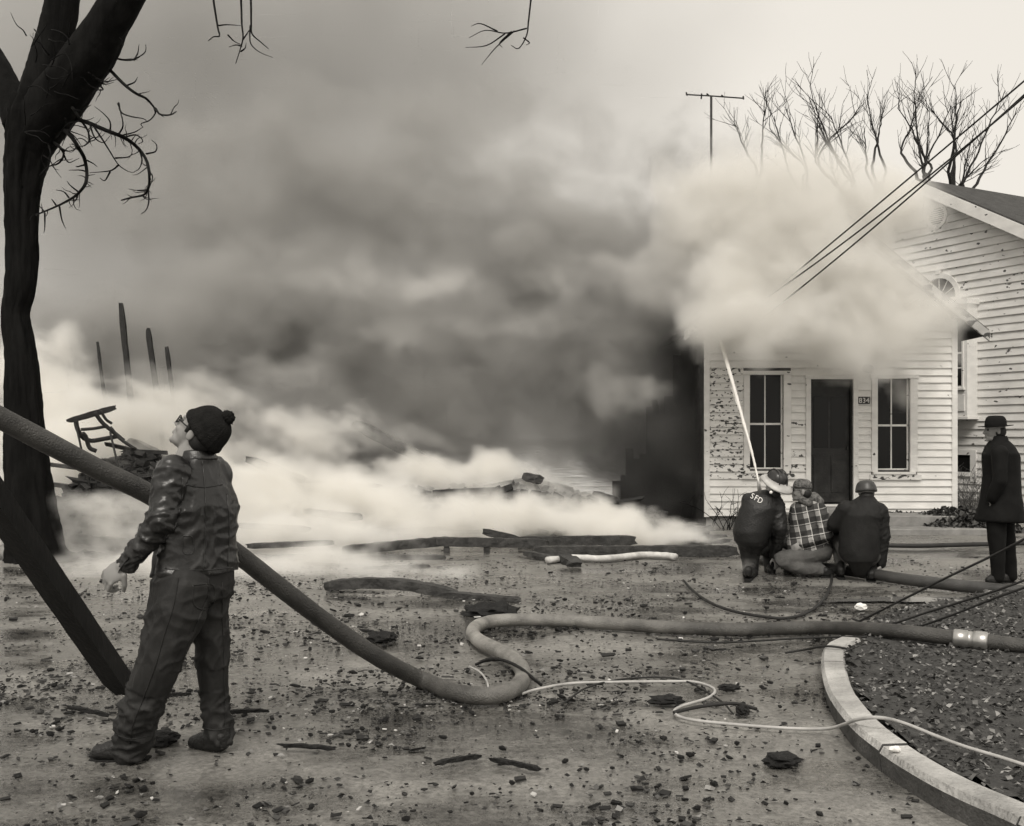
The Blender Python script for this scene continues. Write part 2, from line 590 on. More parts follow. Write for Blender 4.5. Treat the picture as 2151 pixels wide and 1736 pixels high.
rz = [Z0 + bh * k for k in range(int((APX - Z0) / bh))]
def rk(z):
    if z < EAV: return (X0 + .085, X1 - .085)
    t_ = (z - EAV) / (APX - EAV)
    return (X0 + (XM - X0) * t_, X1 - (X1 - XM) * t_)
def pm(a, b, z):
    if a < cxm(1500) and b - a < 1.0: return M_peel
    if b - a < 1.0 and a < cxm(1700) and random.random() < .3: return M_peel
    return M_white_paint
siding(w, pm, cot, rz, bh, X0 + .085, X1 - .085, hl, rk)
for a0, a1 in ((X0 - .012, X0 + .085), (X1 - .085, X1 + .012)):
    w.part('corner_board', M_trim, cot, a0, a1, Z0 - .02, EAV, -.01, .046, .004)
# windows: casing, sash bars, panes, sill
def sash_window(wl, parent, hole, railz, muntx, mat_c=None, cas=.105, right=.13, head=.07, open_=0.0):
    a0, a1, z0, z1 = hole
    f = wl.part('window', M_trim, parent, a0 - cas, a0, z0 - .03, z1 + .0, -.05, .052, .004)
    def sub(nm, m, *q, **k):
        bm = bmesh.new(); wl.box(bm, *q, k.get('bevel', .003)); o = obj(nm, bm, m); o.parent = f; o.matrix_parent_inverse = f.matrix_world.inverted() if False else Matrix(); return o
    # the window part sits in its parent's space; children keep world coordinates through the inverse of the parents
    inv = parent.matrix_basis.inverted()
    def fix(o):
        o.matrix_parent_inverse = Matrix()
        return o
    subs = [sub('casing', M_trim, a1, a1 + right, z0 - .03, z1, -.05, .051),
            sub('head_casing', M_trim, a0 - cas - .02, a1 + right + .02, z1, z1 + head, -.05, .06),
            sub('sill', M_trim, a0 - cas + .02, a1 + right - .04, z0 - .075, z0 - .03, -.06, .085),
            sub('apron', M_peel, a0 - cas - .03, a1 + right + .06, z0 - .17, z0 - .078, -.04, .068),
            sub('meeting_rail', M_trim, a0, a1, railz - .018, railz + .018, -.075, -.03),
            sub('sash_bar', M_trim, muntx - .011, muntx + .011, z0, railz - .018, -.075, -.04),
            sub('sash_bar', M_trim, muntx - .011, muntx + .011, railz + .018, z1, -.075, -.035),
            sub('sash_stile', M_trim, a0, a0 + .014, z0, z1, -.078, -.03),
            sub('sash_stile', M_trim, a1 - .03, a1, z0, z1, -.078, -.03),
            sub('sash_rail', M_trim, a0 + .014, a1 - .03, z0, z0 + .028, -.078, -.03)]
    for (pa, pb, za, zb) in ((a0 + .014, muntx - .011, z0 + .028, railz - .018), (muntx + .011, a1 - .03, z0 + .028, railz - .018), (a0 + .014, muntx - .011, railz + .018, z1), (muntx + .011, a1 - .03, railz + .018, z1)):
        sub('pane', M_glass, pa, pb, za, zb, -.062, -.056, bevel=0)
    return f
sash_window(w, cot, H['winl'], czm(891), cxm(1608))
sash_window(w, cot, H['winr'], czm(894), cxm(1874))
# door with its casing
a0, a1, z0, z1 = H['door']
d_ = w.part('door', M_doorm, cot, a0 + .02, a1 - .02, z0 + .02, z1 - .02, -.16, -.12)
def dsub(nm, m, *q):
    bm = bmesh.new(); w.box(bm, *q); o = obj(nm, bm, m); o.parent = d_; return o
mid = (a0 + a1) / 2
for (pa, pb, za, zb) in ((a0 + .09, mid - .03, z0 + .2, z0 + .85), (mid + .03, a1 - .09, z0 + .2, z0 + .85)):
    dsub('panel', M_doorm, pa, pb, za, zb, -.13, -.105)
for (pa, pb, za, zb) in ((a0 + .09, mid - .02, z0 + .98, z1 - .3), (mid + .02, a1 - .09, z0 + .98, z1 - .3)):
    dsub('pane', M_glass, pa, pb, za, zb, -.125, -.112)
dsub('handle', M_roof, a1 - .075, a1 - .05, z0 + .95, z0 + 1.02, -.12, -.07)
w.part('door_casing', M_trim, cot, a0 - .085, a0, z0 - .06, z1, -.05, .053, .004)
w.part('door_casing', M_trim, cot, a1, a1 + .09, z0 - .06, z1, -.05, .053, .004)
w.part('door_head', M_trim, cot, a0 - .1, a1 + .105, z1, z1 + .075, -.05, .062, .004)
w.part('threshold', M_trim, cot, a0 - .02, a1 + .02, z0 - .05, z0 - .005, -.05, .09, .004)
# house number
np_ = w.part('number_plate', M_roof, cot, cxm(1800.5), cxm(1825), czm(849), czm(834), .03, .055)
def text_mesh(s_, size):
    cu = bpy.data.curves.new('t', 'FONT'); cu.body = s_; cu.size = size; cu.align_x = 'CENTER'; cu.extrude = .002
    to = bpy.data.objects.new('t', cu); col.objects.link(to)
    dg = bpy.context.evaluated_depsgraph_get()
    me = bpy.data.meshes.new_from_object(to.evaluated_get(dg))
    bpy.data.objects.remove(to)
    return me
M_mark = mat('white_lettering', .72, .6, .05)
me = text_mesh('834', .125); me.name = 'digits'
me.transform(Matrix.Translation((cxm(1812.7), CD - .059, czm(846.8))) @ Matrix.Rotation(R(90), 4, 'X'))
me.materials.clear()
o = mesh_obj('digits', me, M_mark); o.parent = np_
# porch lamp
c = Vector((cxm(1816), CD - .16, czm(776)))
bm = bmesh.new()
bmesh.ops.create_uvsphere(bm, u_segments=14, v_segments=9, radius=.10, matrix=Matrix.Translation(c) @ Matrix.Diagonal((1, 1, .8, 1)))
pl = child(obj('porch_lamp', bm, M_roof, smooth=True), cot)
bm = bmesh.new(); box(bm, (c.x + .04, CD - .06, c.z + .03), (.05, .12, .04)); o = obj('bracket', bm, M_roof); o.parent = pl
M_barge = paint_mat('scorched_paint', .42, .52, 6)
# roof
ov, oe = .35, .42
zE = EAV - oe * PITCH
roof_parts = []
for sgn in (-1, 1):
    xe = (X0 - oe) if sgn < 0 else (X1 + oe)
    bm = bmesh.new()
    V8 = []
    for y_ in (CD - ov, yb + .3):
        for (x_, z_) in ((XM, APX), (xe, zE)):
            for t_ in (.03, .13): V8.append(bm.verts.new((x_, y_, z_ + t_)))
    for f_ in ((0, 1, 3, 2), (4, 6, 7, 5), (0, 2, 6, 4), (1, 5, 7, 3), (0, 4, 5, 1), (2, 3, 7, 6)): bm.faces.new([V8[i] for i in f_])
    roof = child(obj('roof', bm, M_roof), cot)
    bm = bmesh.new()
    V8 = []
    for y_ in (CD - ov - .03, CD - ov + .02):
        for (x_, z_) in ((XM, APX), (xe, zE)):
            for t_ in (-.07, .10): V8.append(bm.verts.new((x_, y_, z_ + t_)))
    for f_ in ((0, 1, 3, 2), (4, 6, 7, 5), (0, 2, 6, 4), (1, 5, 7, 3), (0, 4, 5, 1), (2, 3, 7, 6)): bm.faces.new([V8[i] for i in f_])
    o = obj('bargeboard', bm, M_barge); o.parent = roof
# concrete steps
st = empty('front_steps', (cxm(1800), 17, 0))
tag(st, 'worn concrete front steps below the dark cottage door', 'steps')
for (x0_, x1_, y0_, y1_, zt) in ((cxm(1640), cxm(1960), 16.95, 17.93, .25), (cxm(1600), cxm(1990), 16.4, 16.95, .085)):
    bm = bmesh.new(); box(bm, ((x0_ + x1_) / 2, (y0_ + y1_) / 2, zt / 2 - .04), (x1_ - x0_, y1_ - y0_ - .004, zt + .08), bevel=.012)
    child(obj('step', bm, M_conc), st)
bm = bmesh.new(); box(bm, (cxm(1757), 17.6, .30), (1.05, .6, .1), bevel=.01); child(obj('step', bm, M_conc), st)

# ------------------------------------------------------------------ TV aerial on the cottage roof
M_metal = mat('aerial_metal', .035, .5, .2)
ad = 20.0
ab = P(1494, 600, ad)
aer = empty('television_aerial', (ab.x, ad, 4.3))
tag(aer, 'tall thin television aerial rising out of the smoke above the cottage', 'aerial')
child(tube('mast', [(ab.x, ad, 4.0), (ab.x, ad, P(1494, 203, ad).z)], .024, M_metal, n=8), aer)
bmn = child(tube('boom', [P(1441, 199, ad - .1), P(1494, 202, ad), P(1563, 207, ad + .1)], .014, M_metal, n=6), aer)
for (px, py, L) in ((1443, 199, .10), (1474, 204, .16), (1487, 200, .06), (1518, 203, .06), (1562, 207, .10)):
    c = P(px, py, ad)
    o = tube('element', [c + Vector((-.03, -L, .0)), c + Vector((.02, L, .02))], .016, M_metal, n=6); o.parent = bmn; o.matrix_parent_inverse = Matrix()
# loft house roof joint: a short bracket
# ------------------------------------------------------------------ the tall house on the right
TH = R(28)
hu = Vector((math.sin(TH), -math.cos(TH), 0))
hn = Vector((-math.cos(TH), -math.sin(TH), 0))
Q0 = Vector(((2000 - CX) / FPX * 22, 22, 0))
hw = Wall(Q0, hu, hn)
def hs(px):
    k = (px - CX) / FPX
    return (k * Q0.y - Q0.x) / (hu.x - k * hu.y)
def hz_(s_, py):
    d = Q0.y + hu.y * s_
    return CAMZ + (HZ - py) / FPX * d
sA = hs(1945); zA = hz_(sA, 392)
PIT = .567
HWD = 4.2
house = empty('gabled_house', hw.p(sA, 0))
tag(house, 'tall white clapboard house with fanlight and round gable vent, behind the cottage', 'house')
rear = -hn
zEv = zA - PIT * HWD
bm = bmesh.new()
fr = [hw.p(sA - HWD, 0), hw.p(sA + HWD, 0), hw.p(sA + HWD, zEv), hw.p(sA, zA), hw.p(sA - HWD, zEv)]
bk = [p + rear * 9 for p in fr]
bm_f = [bm.verts.new(p) for p in fr]; bm_b = [bm.verts.new(p) for p in bk]
bm.faces.new(bm_f); bm.faces.new(bm_b[::-1])
for i in range(5): bm.faces.new((bm_f[i], bm_f[(i + 1) % 5], bm_b[(i + 1) % 5], bm_b[i]))
child(obj('wall', bm, M_gablepaint), house)
ax, az = hs(1974), None
az = hz_(ax, 629)
lx = hs(1970); lz = hz_(lx, 455)
bx0, bx1 = hs(2006), hs(2055)
bz0, bz1 = hz_(bx1, 876), hz_(bx1, 640)
bwx0, bwx1, bwz0, bwz1 = hs(1990), hs(2041), hz_(hs(2030), 992), hz_(hs(2030), 956)
holes = [(lx - .24, lx + .24, lz - .24, lz + .24), (bx0 + .0, bx1, bz0, bz1 + .1), (bwx0 - .1, bwx1 + .14, bwz0 - .1, bwz1 + .1)]
bh2 = .165


def rk2(z):
    h = (zA - z) / PIT
    return (sA - h, sA + h)
rows = [.25 + bh2 * k for k in range(int(zA / bh2))]
for z in rows:
    zc = z + bh2 / 2
    hz2 = list(holes)
    if az - .05 <= zc <= az + .58:
        r_ = math.sqrt(max(0, .56 ** 2 - max(0, zc - az) ** 2))
        if r_ > 0: hz2.append((ax - r_, ax + r_, z, z + bh2))
    elif az - 1.6 < zc < az: hz2.append((ax - .56, ax + .56, z, z + bh2))
    if abs(zc - lz) < .27:
        r_ = math.sqrt(max(0, .27 ** 2 - (zc - lz) ** 2)); hz2[0] = (lx - r_, lx + r_, z, z + bh2)
    siding(hw, lambda a, b, zz: M_gablepaint, house, [z], bh2, max(sA - 2.0, -9), min(sA + HWD, 4.0), hz2, rk2)
def arc_band(wl, ca, cz, r0, r1, o0, o1, t0, t1, n=20):
    bm = bmesh.new(); rows = []
    for k in range(n + 1):
        th = t0 + (t1 - t0) * k / n
        rows.append([bm.verts.new(wl.p(ca + math.cos(th) * r, cz + math.sin(th) * r, o_)) for r, o_ in ((r0, o0), (r0, o1), (r1, o1), (r1, o0))])
    for A, Bq in zip(rows, rows[1:]):
        for q in range(4): bm.faces.new((A[q], A[(q + 1) % 4], Bq[(q + 1) % 4], Bq[q]))
    bm.faces.new(rows[0]); bm.faces.new(rows[-1][::-1])
    return bm
# fanlight
fan = child(obj('fanlight', arc_band(hw, ax, az, .45, .56, .0, .06, 0, math.pi), M_trim), house)
def fsub(nm, bm, m, par=fan):
    o = obj(nm, bm, m); o.parent = par; o.matrix_parent_inverse = Matrix(); return o
bm = bmesh.new()
cv = bm.verts.new(hw.p(ax, az, .012)); ar = [bm.verts.new(hw.p(ax + math.cos(math.pi * k / 20) * .45, az + math.sin(math.pi * k / 20) * .45, .012)) for k in range(21)]
for k in range(20): bm.faces.new((cv, ar[k], ar[k + 1]))
fsub('pane', bm, M_glass)
for k in range(1, 6):
    th = math.pi * k / 6
    bm = bmesh.new()
    V, Fq = tube_arrays([hw.p(ax + math.cos(th) * .12, az + math.sin(th) * .12, .022), hw.p(ax + math.cos(th) * .45, az + math.sin(th) * .45, .022)], .012, 5)
    o = pyobj('glazing_bar', V, Fq, M_trim); o.parent = fan; o.matrix_parent_inverse = Matrix()
fsub('glazing_ring', arc_band(hw, ax, az, .11, .14, .012, .035, 0, math.pi, 12), M_trim)
bm = bmesh.new(); hw.box(bm, ax - .05, ax + .05, az + .54, az + .64, 0, .075); fsub('keystone', bm, M_trim)
bm = bmesh.new(); hw.box(bm, ax - .56, ax + .56, az - .08, az, 0, .06); fsub('transom', bm, M_trim)
bm = bmesh.new(); hw.box(bm, ax - .45, ax + .45, az - 1.6, az - .08, 0, .012); fsub('lower_pane', bm, M_glass)
# gable vent
vent = child(obj('gable_vent', arc_band(hw, lx, lz, .2, .27, .0, .05, 0, 2 * math.pi, 28), M_trim), house)
for k in range(9):
    z_ = -.18 + .045 * k
    hwid = math.sqrt(max(.0001, .2 ** 2 - z_ ** 2))
    bm = bmesh.new()
    hw.box(bm, lx - hwid, lx + hwid, lz + z_ - .006, lz + z_ + .012, -.01, .035)
    o = obj('louvre', bm, M_trim); o.parent = vent; o.matrix_parent_inverse = Matrix()
bm = bmesh.new(); cv = [bm.verts.new(hw.p(lx + math.cos(k * .3142) * .2, lz + math.sin(k * .3142) * .2, .006)) for k in range(20)]; bm.faces.new(cv)
o = obj('vent_back', bm, M_black); o.parent = vent; o.matrix_parent_inverse = Matrix()
for th in (0, math.pi / 2, -math.pi / 2):
    bm = bmesh.new(); a_, z_ = lx + math.cos(th) * .26, lz + math.sin(th) * .26
    hw.box(bm, a_ - .035, a_ + .035, z_ - .035, z_ + .035, 0, .065); o = obj('keystone', bm, M_trim); o.parent = vent; o.matrix_parent_inverse = Matrix()
# bay window
bd = .34
bay = hw.part('bay_window', M_trim, house, bx0, bx1, bz0, bz1, 0, bd, .006)
def bsub(nm, m, *q):
    bm = bmesh.new(); hw.box(bm, *q); o = obj(nm, bm, m); o.parent = bay; o.matrix_parent_inverse = Matrix(); return o
pw0, pw1 = hs(2026) - .03, hs(2045) - .03
pz0, pz1 = hz_(pw1, 811), hz_(pw1, 700)
mz = hz_(pw1, 743); mz2 = hz_(pw1, 774)
for za, zb in ((pz0, mz2 - .015), (mz2 + .015, mz - .02), (mz + .02, pz1)):
    bsub('pane', M_glass, pw0, pw1, za, zb, bd, bd + .006)
bsub('meeting_rail', M_trim, pw0 - .02, pw1 + .02, mz - .02, mz + .02, bd, bd + .03)
bsub('sash_bar', M_trim, pw0 - .02, pw1 + .02, mz2 - .012, mz2 + .012, bd, bd + .022)
for a_ in (pw0 - .06, pw1 + .03): bsub('casing', M_trim, a_, a_ + .03, pz0 - .05, pz1 + .1, bd, bd + .025)
bsub('sill', M_trim, pw0 - .09, pw1 + .09, pz0 - .09, pz0 - .05, bd, bd + .05)
bsub('panel', M_trim, pw0 - .06, pw1 + .08, bz0 + .12, pz0 - .2, bd, bd + .02)
bsub('cornice', M_trim, bx0 - .06, bx1 + .05, bz1, bz1 + .1, 0, bd + .08)
bsub('skirt', M_trim, bx0 - .03, bx1 + .03, bz0 - .05, bz0, 0, bd + .03)
# low window
lw = hw.part('window', M_glass, house, bwx0, bwx1, bwz0, bwz1, 0, .012)
def lsub(*q):
    bm = bmesh.new(); hw.box(bm, *q); o = obj('casing', bm, M_trim); o.parent = lw; o.matrix_parent_inverse = Matrix()
lsub(bwx1, bwx1 + .14, bwz0 - .2, bwz1 + .1, 0, .05); lsub(bwx0 - .1, bwx1, bwz1, bwz1 + .1, 0, .045); lsub(bwx0 - .1, bwx1, bwz0 - .09, bwz0, 0, .06)
# roof with bargeboard
for sgn in (1, -1):
    e = sA + sgn * (HWD + .4); ze = zA - PIT * (HWD + .4)
    def slab(o0, o1, t0, t1, m, nm, par=None):
        bm = bmesh.new(); V8 = []
        for oo in (o0, o1):
            for (s_, z_) in ((sA, zA), (e, ze)):
                for t_ in (t0, t1): V8.append(bm.verts.new(hw.p(s_, z_ + t_, oo)))
        for f_ in ((0, 1, 3, 2), (4, 6, 7, 5), (0, 2, 6, 4), (1, 5, 7, 3), (0, 4, 5, 1), (2, 3, 7, 6)): bm.faces.new([V8[i] for i in f_])
        return obj(nm, bm, m)
    rf = child(slab(.30, -9.2, .06, .14, M_roof, 'roof'), house)
    for q in ((.30, .34, -.16, .10), (.02, .30, -.005, .055), (.03, .09, -.22, -.02)):
        o = slab(*q, M_trim, 'bargeboard'); o.parent = rf; o.matrix_parent_inverse = Matrix()

# ------------------------------------------------------------------ black backing wall, added to darken the smoke beside the cottage
BWD = 19.2
bw_ = empty('dark_backing_wall', (2.6, BWD, 0))
tag(bw_, 'black backing wall added to darken the smoke beside the cottage', 'wall')
rr = random.Random(5)
x = 1.75
while x < X0 + .3:
    wd = rr.uniform(.09, .16)
    top = max(.35, min(3.3, .3 + max(0, (x - 1.7)) * 2.0) + rr.uniform(-.45, .25))
    bm = bmesh.new(); box(bm, (x + wd / 2, BWD + rr.uniform(-.02, .02), top / 2), (wd - .004, .05, top), jit=.006)
    child(obj('board', bm, M_char), bw_)
    bm = bmesh.new(); box(bm, (x + wd / 2 + wd * .5, BWD + .07, top * .48), (.05, .06, top * .95), jit=.006)
    child(obj('added_backing_stud', bm, M_char), bw_)
    x += wd
# ------------------------------------------------------------------ the big tree at the left
M_bark = mat('tree_bark', .008, .95, .5, 5, 6, 1.0, 16, .08, stretch=(1, 1, .25))
M_twig = mat('twig_bark', .008, .9, .3, 9, spec=.1)
def bark_tube(name, pts, rad, parent, n=22, k=16, rough=.10, seed=0):
    pp = spline(pts, k)
    rr_ = []
    for i in range(len(pp)):
        f = i / k; a = min(int(f), len(rad) - 2); rr_.append(rad[a] + (rad[a + 1] - rad[a]) * (f - a))
    V, Fq = tube_arrays(pp, rr_, n)
    for i, v in enumerate(V):
        ring = i // n
        c = pp[ring]; dv = v - c
        th = (i % n) / n * 6.283
        f = mnoise.noise(Vector((math.cos(th) * 3.2, math.sin(th) * 3.2, c.z * .9 + seed))) * rough + mnoise.noise(Vector((math.cos(th) * 7, math.sin(th) * 7, c.z * 3 + seed))) * rough * .6 + (.5 - abs(mnoise.noise(Vector((math.cos(th) * 9, math.sin(th) * 9, c.z * 2.2 + seed + 4)))) * 2) * rough * .5 + mnoise.noise(Vector((th * 9, c.z * 14, seed))) * .03
        V[i] = c + dv * (1 + f)
    return child(pyobj(name, V, Fq, M_bark, None, True), parent)
TD = 13.0
tk = TD / FPX
def T(x, y, dd=0.0): return P(x, y, TD + dd)
tree = empty('bare_tree', (T(25, 1176).x, TD, 0))
tag(tree, 'big dark bare tree with forked trunk at the left edge', 'tree')
bark_tube('trunk', [T(82, 1192), T(75, 1160), T(66, 1080), T(58, 1000), T(52, 880), T(44, 750), T(33, 660), T(44, 590), T(46, 420), T(56, 330), T(74, 250), T(84, 215)],
          [v * tk for v in (82, 58, 48, 44, 37, 30, 25, 30, 32, 43, 54, 48)], tree, 64, rough=.17)
limbA = bark_tube('limb', [T(52, 370), T(64, 280), T(82, 205), T(102, 140), T(122, 45), T(140, -70), T(150, -200)], [v * tk for v in (26, 38, 42, 40, 36, 33, 26)], tree, 18, seed=4)
limbB = bark_tube('limb', [T(50, 400), T(66, 310), T(98, 240, -.1), T(150, 170, -.2), T(198, 105, -.3), T(230, 45, -.4), T(285, -50, -.5), T(330, -170, -.6)], [v * tk for v in (28, 42, 52, 50, 45, 39, 34, 28)], tree, 30, seed=9)
bark_tube('limb', [T(50, 265, .2), T(0, 160, .5), T(-45, 60, .8), T(-70, -120, 1)], [v * tk for v in (40, 33, 27, 24)], tree, 14, seed=13)
crs = .3615
def tw(pts, r, dd, parent, name, sc_=crs, wig=.35, seed=0):
    pp = []
    for i, (x, y) in enumerate(pts):
        pp.append(T(x * sc_, y * sc_, dd - .12 * i + wig * math.sin(i * 1.7 + seed)))
    pp = spline(pp, 4)
    n = len(pp)
    o = tube(name, pp, [tk * r * (1 - .72 * i / (n - 1)) for i in range(n)], M_twig, None, 5)
    if parent is tree: return child(o, tree)
    o.parent = parent; o.matrix_parent_inverse = Matrix(); return o
BR = [
 ([(590, 350), (660, 430), (730, 500), (790, 545), (850, 575), (895, 625), (930, 665), (990, 668), (1025, 650)], 4.0, -.4,
  [[(895, 625), (902, 660), (870, 700), (820, 720), (832, 742)], [(690, 600), (705, 655), (770, 680), (830, 690), (860, 710)], [(905, 630), (925, 660), (952, 682)], [(730, 500), (780, 480), (800, 450)]]),
 ([(370, 675), (500, 710), (620, 760), (720, 800), (800, 860), (850, 930), (868, 1020), (860, 1100), (830, 1135), (760, 1150), (705, 1165)], 5.0, -.2,
  [[(868, 1000), (887, 1030), (870, 1090)], [(860, 1100), (865, 1170), (850, 1220), (820, 1245)], [(860, 1105), (800, 1108), (750, 1100)], [(545, 735), (600, 820), (650, 900), (690, 960), (740, 995), (780, 1005)],
   [(690, 960), (650, 990), (590, 1000), (520, 1005)], [(640, 1000), (610, 1050), (580, 1035)], [(670, 920), (740, 915), (770, 895)], [(720, 800), (790, 785), (830, 820), (800, 840)],
   [(690, 780), (715, 730), (700, 650), (680, 600)], [(640, 770), (640, 710), (600, 660), (550, 620)], [(850, 895), (905, 880), (908, 840), (880, 815)], [(810, 870), (825, 930), (810, 980), (780, 1000)], [(700, 790), (780, 770), (830, 740)]]),
 ([(335, 738), (400, 780), (450, 850), (490, 920), (505, 1000), (495, 1070), (450, 1130), (390, 1170), (330, 1200), (260, 1230), (210, 1250)], 5.0, -.1,
  [[(505, 1000), (470, 990), (400, 990)], [(460, 1120), (410, 1080), (390, 1055)], [(400, 1150), (370, 1115), (325, 1105)], [(345, 1200), (360, 1280), (382, 1330)], [(260, 1240), (260, 1320), (255, 1355)], [(330, 1200), (305, 1165), (300, 1160)], [(450, 1130), (440, 1165), (400, 1165)], [(500, 930), (540, 950), (565, 970)], [(490, 960), (450, 970), (440, 968)]]),
 ([(285, 805), (350, 860), (370, 900), (340, 950), (280, 970), (230, 1020)], 3.5, .1, [[(280, 840), (295, 900), (280, 970), (235, 1030)], [(350, 860), (400, 880), (450, 860)], [(370, 900), (400, 945), (460, 920)]]),
 ([(420, 625), (470, 700), (510, 760), (520, 820), (490, 850)], 3.2, -.2, [[(520, 720), (550, 800), (600, 830), (640, 790)], [(380, 690), (400, 760), (440, 800), (480, 860)], [(430, 640), (480, 640), (530, 610)], [(470, 700), (430, 720), (380, 800), (360, 850)]]),
 ([(515, 425), (560, 480), (600, 520), (560, 520), (510, 490)], 2.6, -.2, [[(560, 460), (620, 475), (690, 460)], [(540, 440), (600, 490), (660, 480)]]),
 ([(610, 325), (690, 345), (760, 350), (810, 330), (845, 300), (848, 260)], 2.6, -.3, [[(780, 350), (800, 310), (808, 260)], [(720, 350), (770, 345), (800, 350)]]),
 ([(660, 290), (705, 270), (712, 240), (695, 220)], 2.2, -.3, []),
]
for i, (pts, r, dd, subs) in enumerate(BR):
    b = tw(pts, r, dd, tree, 'branch', seed=i)
    for j, s_ in enumerate(subs): tw(s_, 2.0, dd - .25, b, 'twig', seed=i + j)
rt = random.Random(33)
for i in range(70):                        # fine spray twigs off the drooping branches
    pts, r, dd, _ = BR[rt.choice((0, 1, 1, 1, 2, 2, 2, 3, 4, 5))]
    k = rt.randint(1, len(pts) - 2); f = rt.random()
    x = pts[k][0] + (pts[k + 1][0] - pts[k][0]) * f; y = pts[k][1] + (pts[k + 1][1] - pts[k][1]) * f
    a = rt.uniform(0, 6.28); q = [(x, y)]
    for _k in range(rt.randint(2, 4)):
        a += rt.uniform(-.7, .7); q.append((q[-1][0] + 26 * math.cos(a), q[-1][1] + 26 * math.sin(a)))
    tw(q, 1.3, dd - .2, limbB, 'twig', wig=.08, seed=i)
# the long limb that arches over the picture and lets two sprays of twigs hang into it
lim = tw([(330, -170), (480, -130), (700, -110), (900, -105), (1130, -120), (1250, -160)], 16, -.8, tree, 'branch', 1.0)
HANG = [[(1380, -280), (1400, 0), (1405, 140), (1412, 220), (1395, 290), (1370, 370)], [(1325, 205), (1360, 240), (1405, 262)], [(1440, -300), (1458, 0), (1460, 140), (1466, 200), (1520, 250), (1560, 285)],
        [(1455, 150), (1452, 210), (1460, 260), (1510, 305), (1585, 335)], [(1412, 230), (1440, 190), (1460, 160)], [(1200, -280), (1240, 0), (1265, 160), (1275, 210), (1240, 215), (1210, 240)],
        [(1405, 270), (1370, 262), (1330, 275)], [(1400, 300), (1425, 280), (1430, 250)], [(1270, 150), (1320, 145), (1400, 150)]]
for i, q in enumerate(HANG): tw(q, 2.6 if len(q) > 5 else 1.8, -1.0, lim, 'twig', wig=.1, seed=i)
HANG2 = [[(1125, -120), (1118, -30), (1110, 45), (1106, 75), (1090, 102), (1074, 96)], [(1106, 60), (1062, 70), (1020, 64), (985, 80)], [(1080, 66), (1042, 100), (1012, 136)], [(1060, 72), (1022, 96), (978, 100)], [(1100, 80), (1112, 90), (1105, 95)], [(1045, 66), (1010, 50), (990, 55)], [(1075, 66), (1050, 90), (1055, 100)]]
for i, q in enumerate(HANG2): tw(q, 2.4 if len(q) > 5 else 1.7, -1.0, lim, 'twig', 1.0, .1, i)
rt = random.Random(21)
# fine twigs between the limbs
for i in range(26):
    x, y = rt.uniform(45, 160), rt.uniform(50, 330)
    pts = [(x, y)]
    a = rt.uniform(-2.2, .6)
    for k in range(4):
        a += rt.uniform(-.5, .5)
        pts.append((pts[-1][0] + 14 * math.cos(a), pts[-1][1] + 16 * math.sin(a)))
    tw(pts, 1.4, rt.uniform(-.9, -.5), limbA, 'twig', 1.0, .05, i)

# ------------------------------------------------------------------ bare trees beyond the cottage
M_fartwig = mat('far_bark', .025, .9, .3)
def bare_tree(lines, crotch, d, seed, label):
    """a bare tree: limbs given as seen above the smoke, carried down to a crotch and a trunk"""
    rt = random.Random(seed)
    def q6(x, y, dd=0): return P(1389.7 + .3538 * x, 134.5 + .3538 * y, d + dd)
    c0 = q6(*crotch)
    t = empty('background_tree', (c0.x, d, 0))
    tag(t, label, 'tree', 'bare trees beyond the cottage')
    V, Fq = tube_arrays(spline([Vector((c0.x - .1, d, 0)), Vector((c0.x + .05, d, c0.z * .5)), c0, c0 + Vector((0, 0, .2))], 5), [.22 - .006 * i for i in range(16)], 9)
    child(pyobj('trunk', V, Fq, M_fartwig, None, True), t)
    V, Fq = [], []
    def add(pts, r0, r1, n):
        v, f = tube_arrays(pts, [r0 + (r1 - r0) * i / (len(pts) - 1) for i in range(len(pts))], n, False)
        k = len(V); V.extend(v); Fq.extend([tuple(a + k for a in z) for z in f])
    def twigs(pts, n, L, lvl):
        for _ in range(n):
            i = rt.randint(0, len(pts) - 2); p = pts[i].lerp(pts[i + 1], rt.random())
            ax = (pts[i] - pts[i + 1]).normalized()
            if ax.z < 0: ax = -ax
            dr = (ax + Vector((rt.uniform(-.8, .8), rt.uniform(-.6, .6), rt.uniform(-.1, .4)))).normalized()
            tp = [p]
            for k in range(4):
                dr = (dr + Vector((rt.uniform(-.25, .25), rt.uniform(-.25, .25), rt.uniform(-.05, .15)))).normalized()
                tp.append(tp[-1] + dr * L * rt.uniform(.15, .35))
            add(tp, .011 if lvl == 0 else .007, .004, 4)
            if lvl == 0: twigs(tp, 3, L * .55, 1)
    for i, ln in enumerate(lines):
        dd = rt.uniform(-.8, .8)
        pts = [q6(x, y, dd) for x, y in ln]
        low = pts[-1]
        pts = spline(pts + [low.lerp(c0, .5) + Vector((rt.uniform(-.2, .2), 0, .1)), c0], 4)
        for j in range(1, len(pts) - 1): pts[j] = pts[j] + Vector((rt.uniform(-.025, .025), 0, rt.uniform(-.02, .02)))
        add(pts, .010, .055, 6)
        twigs(pts[:int(len(pts) * .6)], 7, 1.0, 0)
    child(pyobj('crown', V, Fq, M_fartwig, None, True), t)
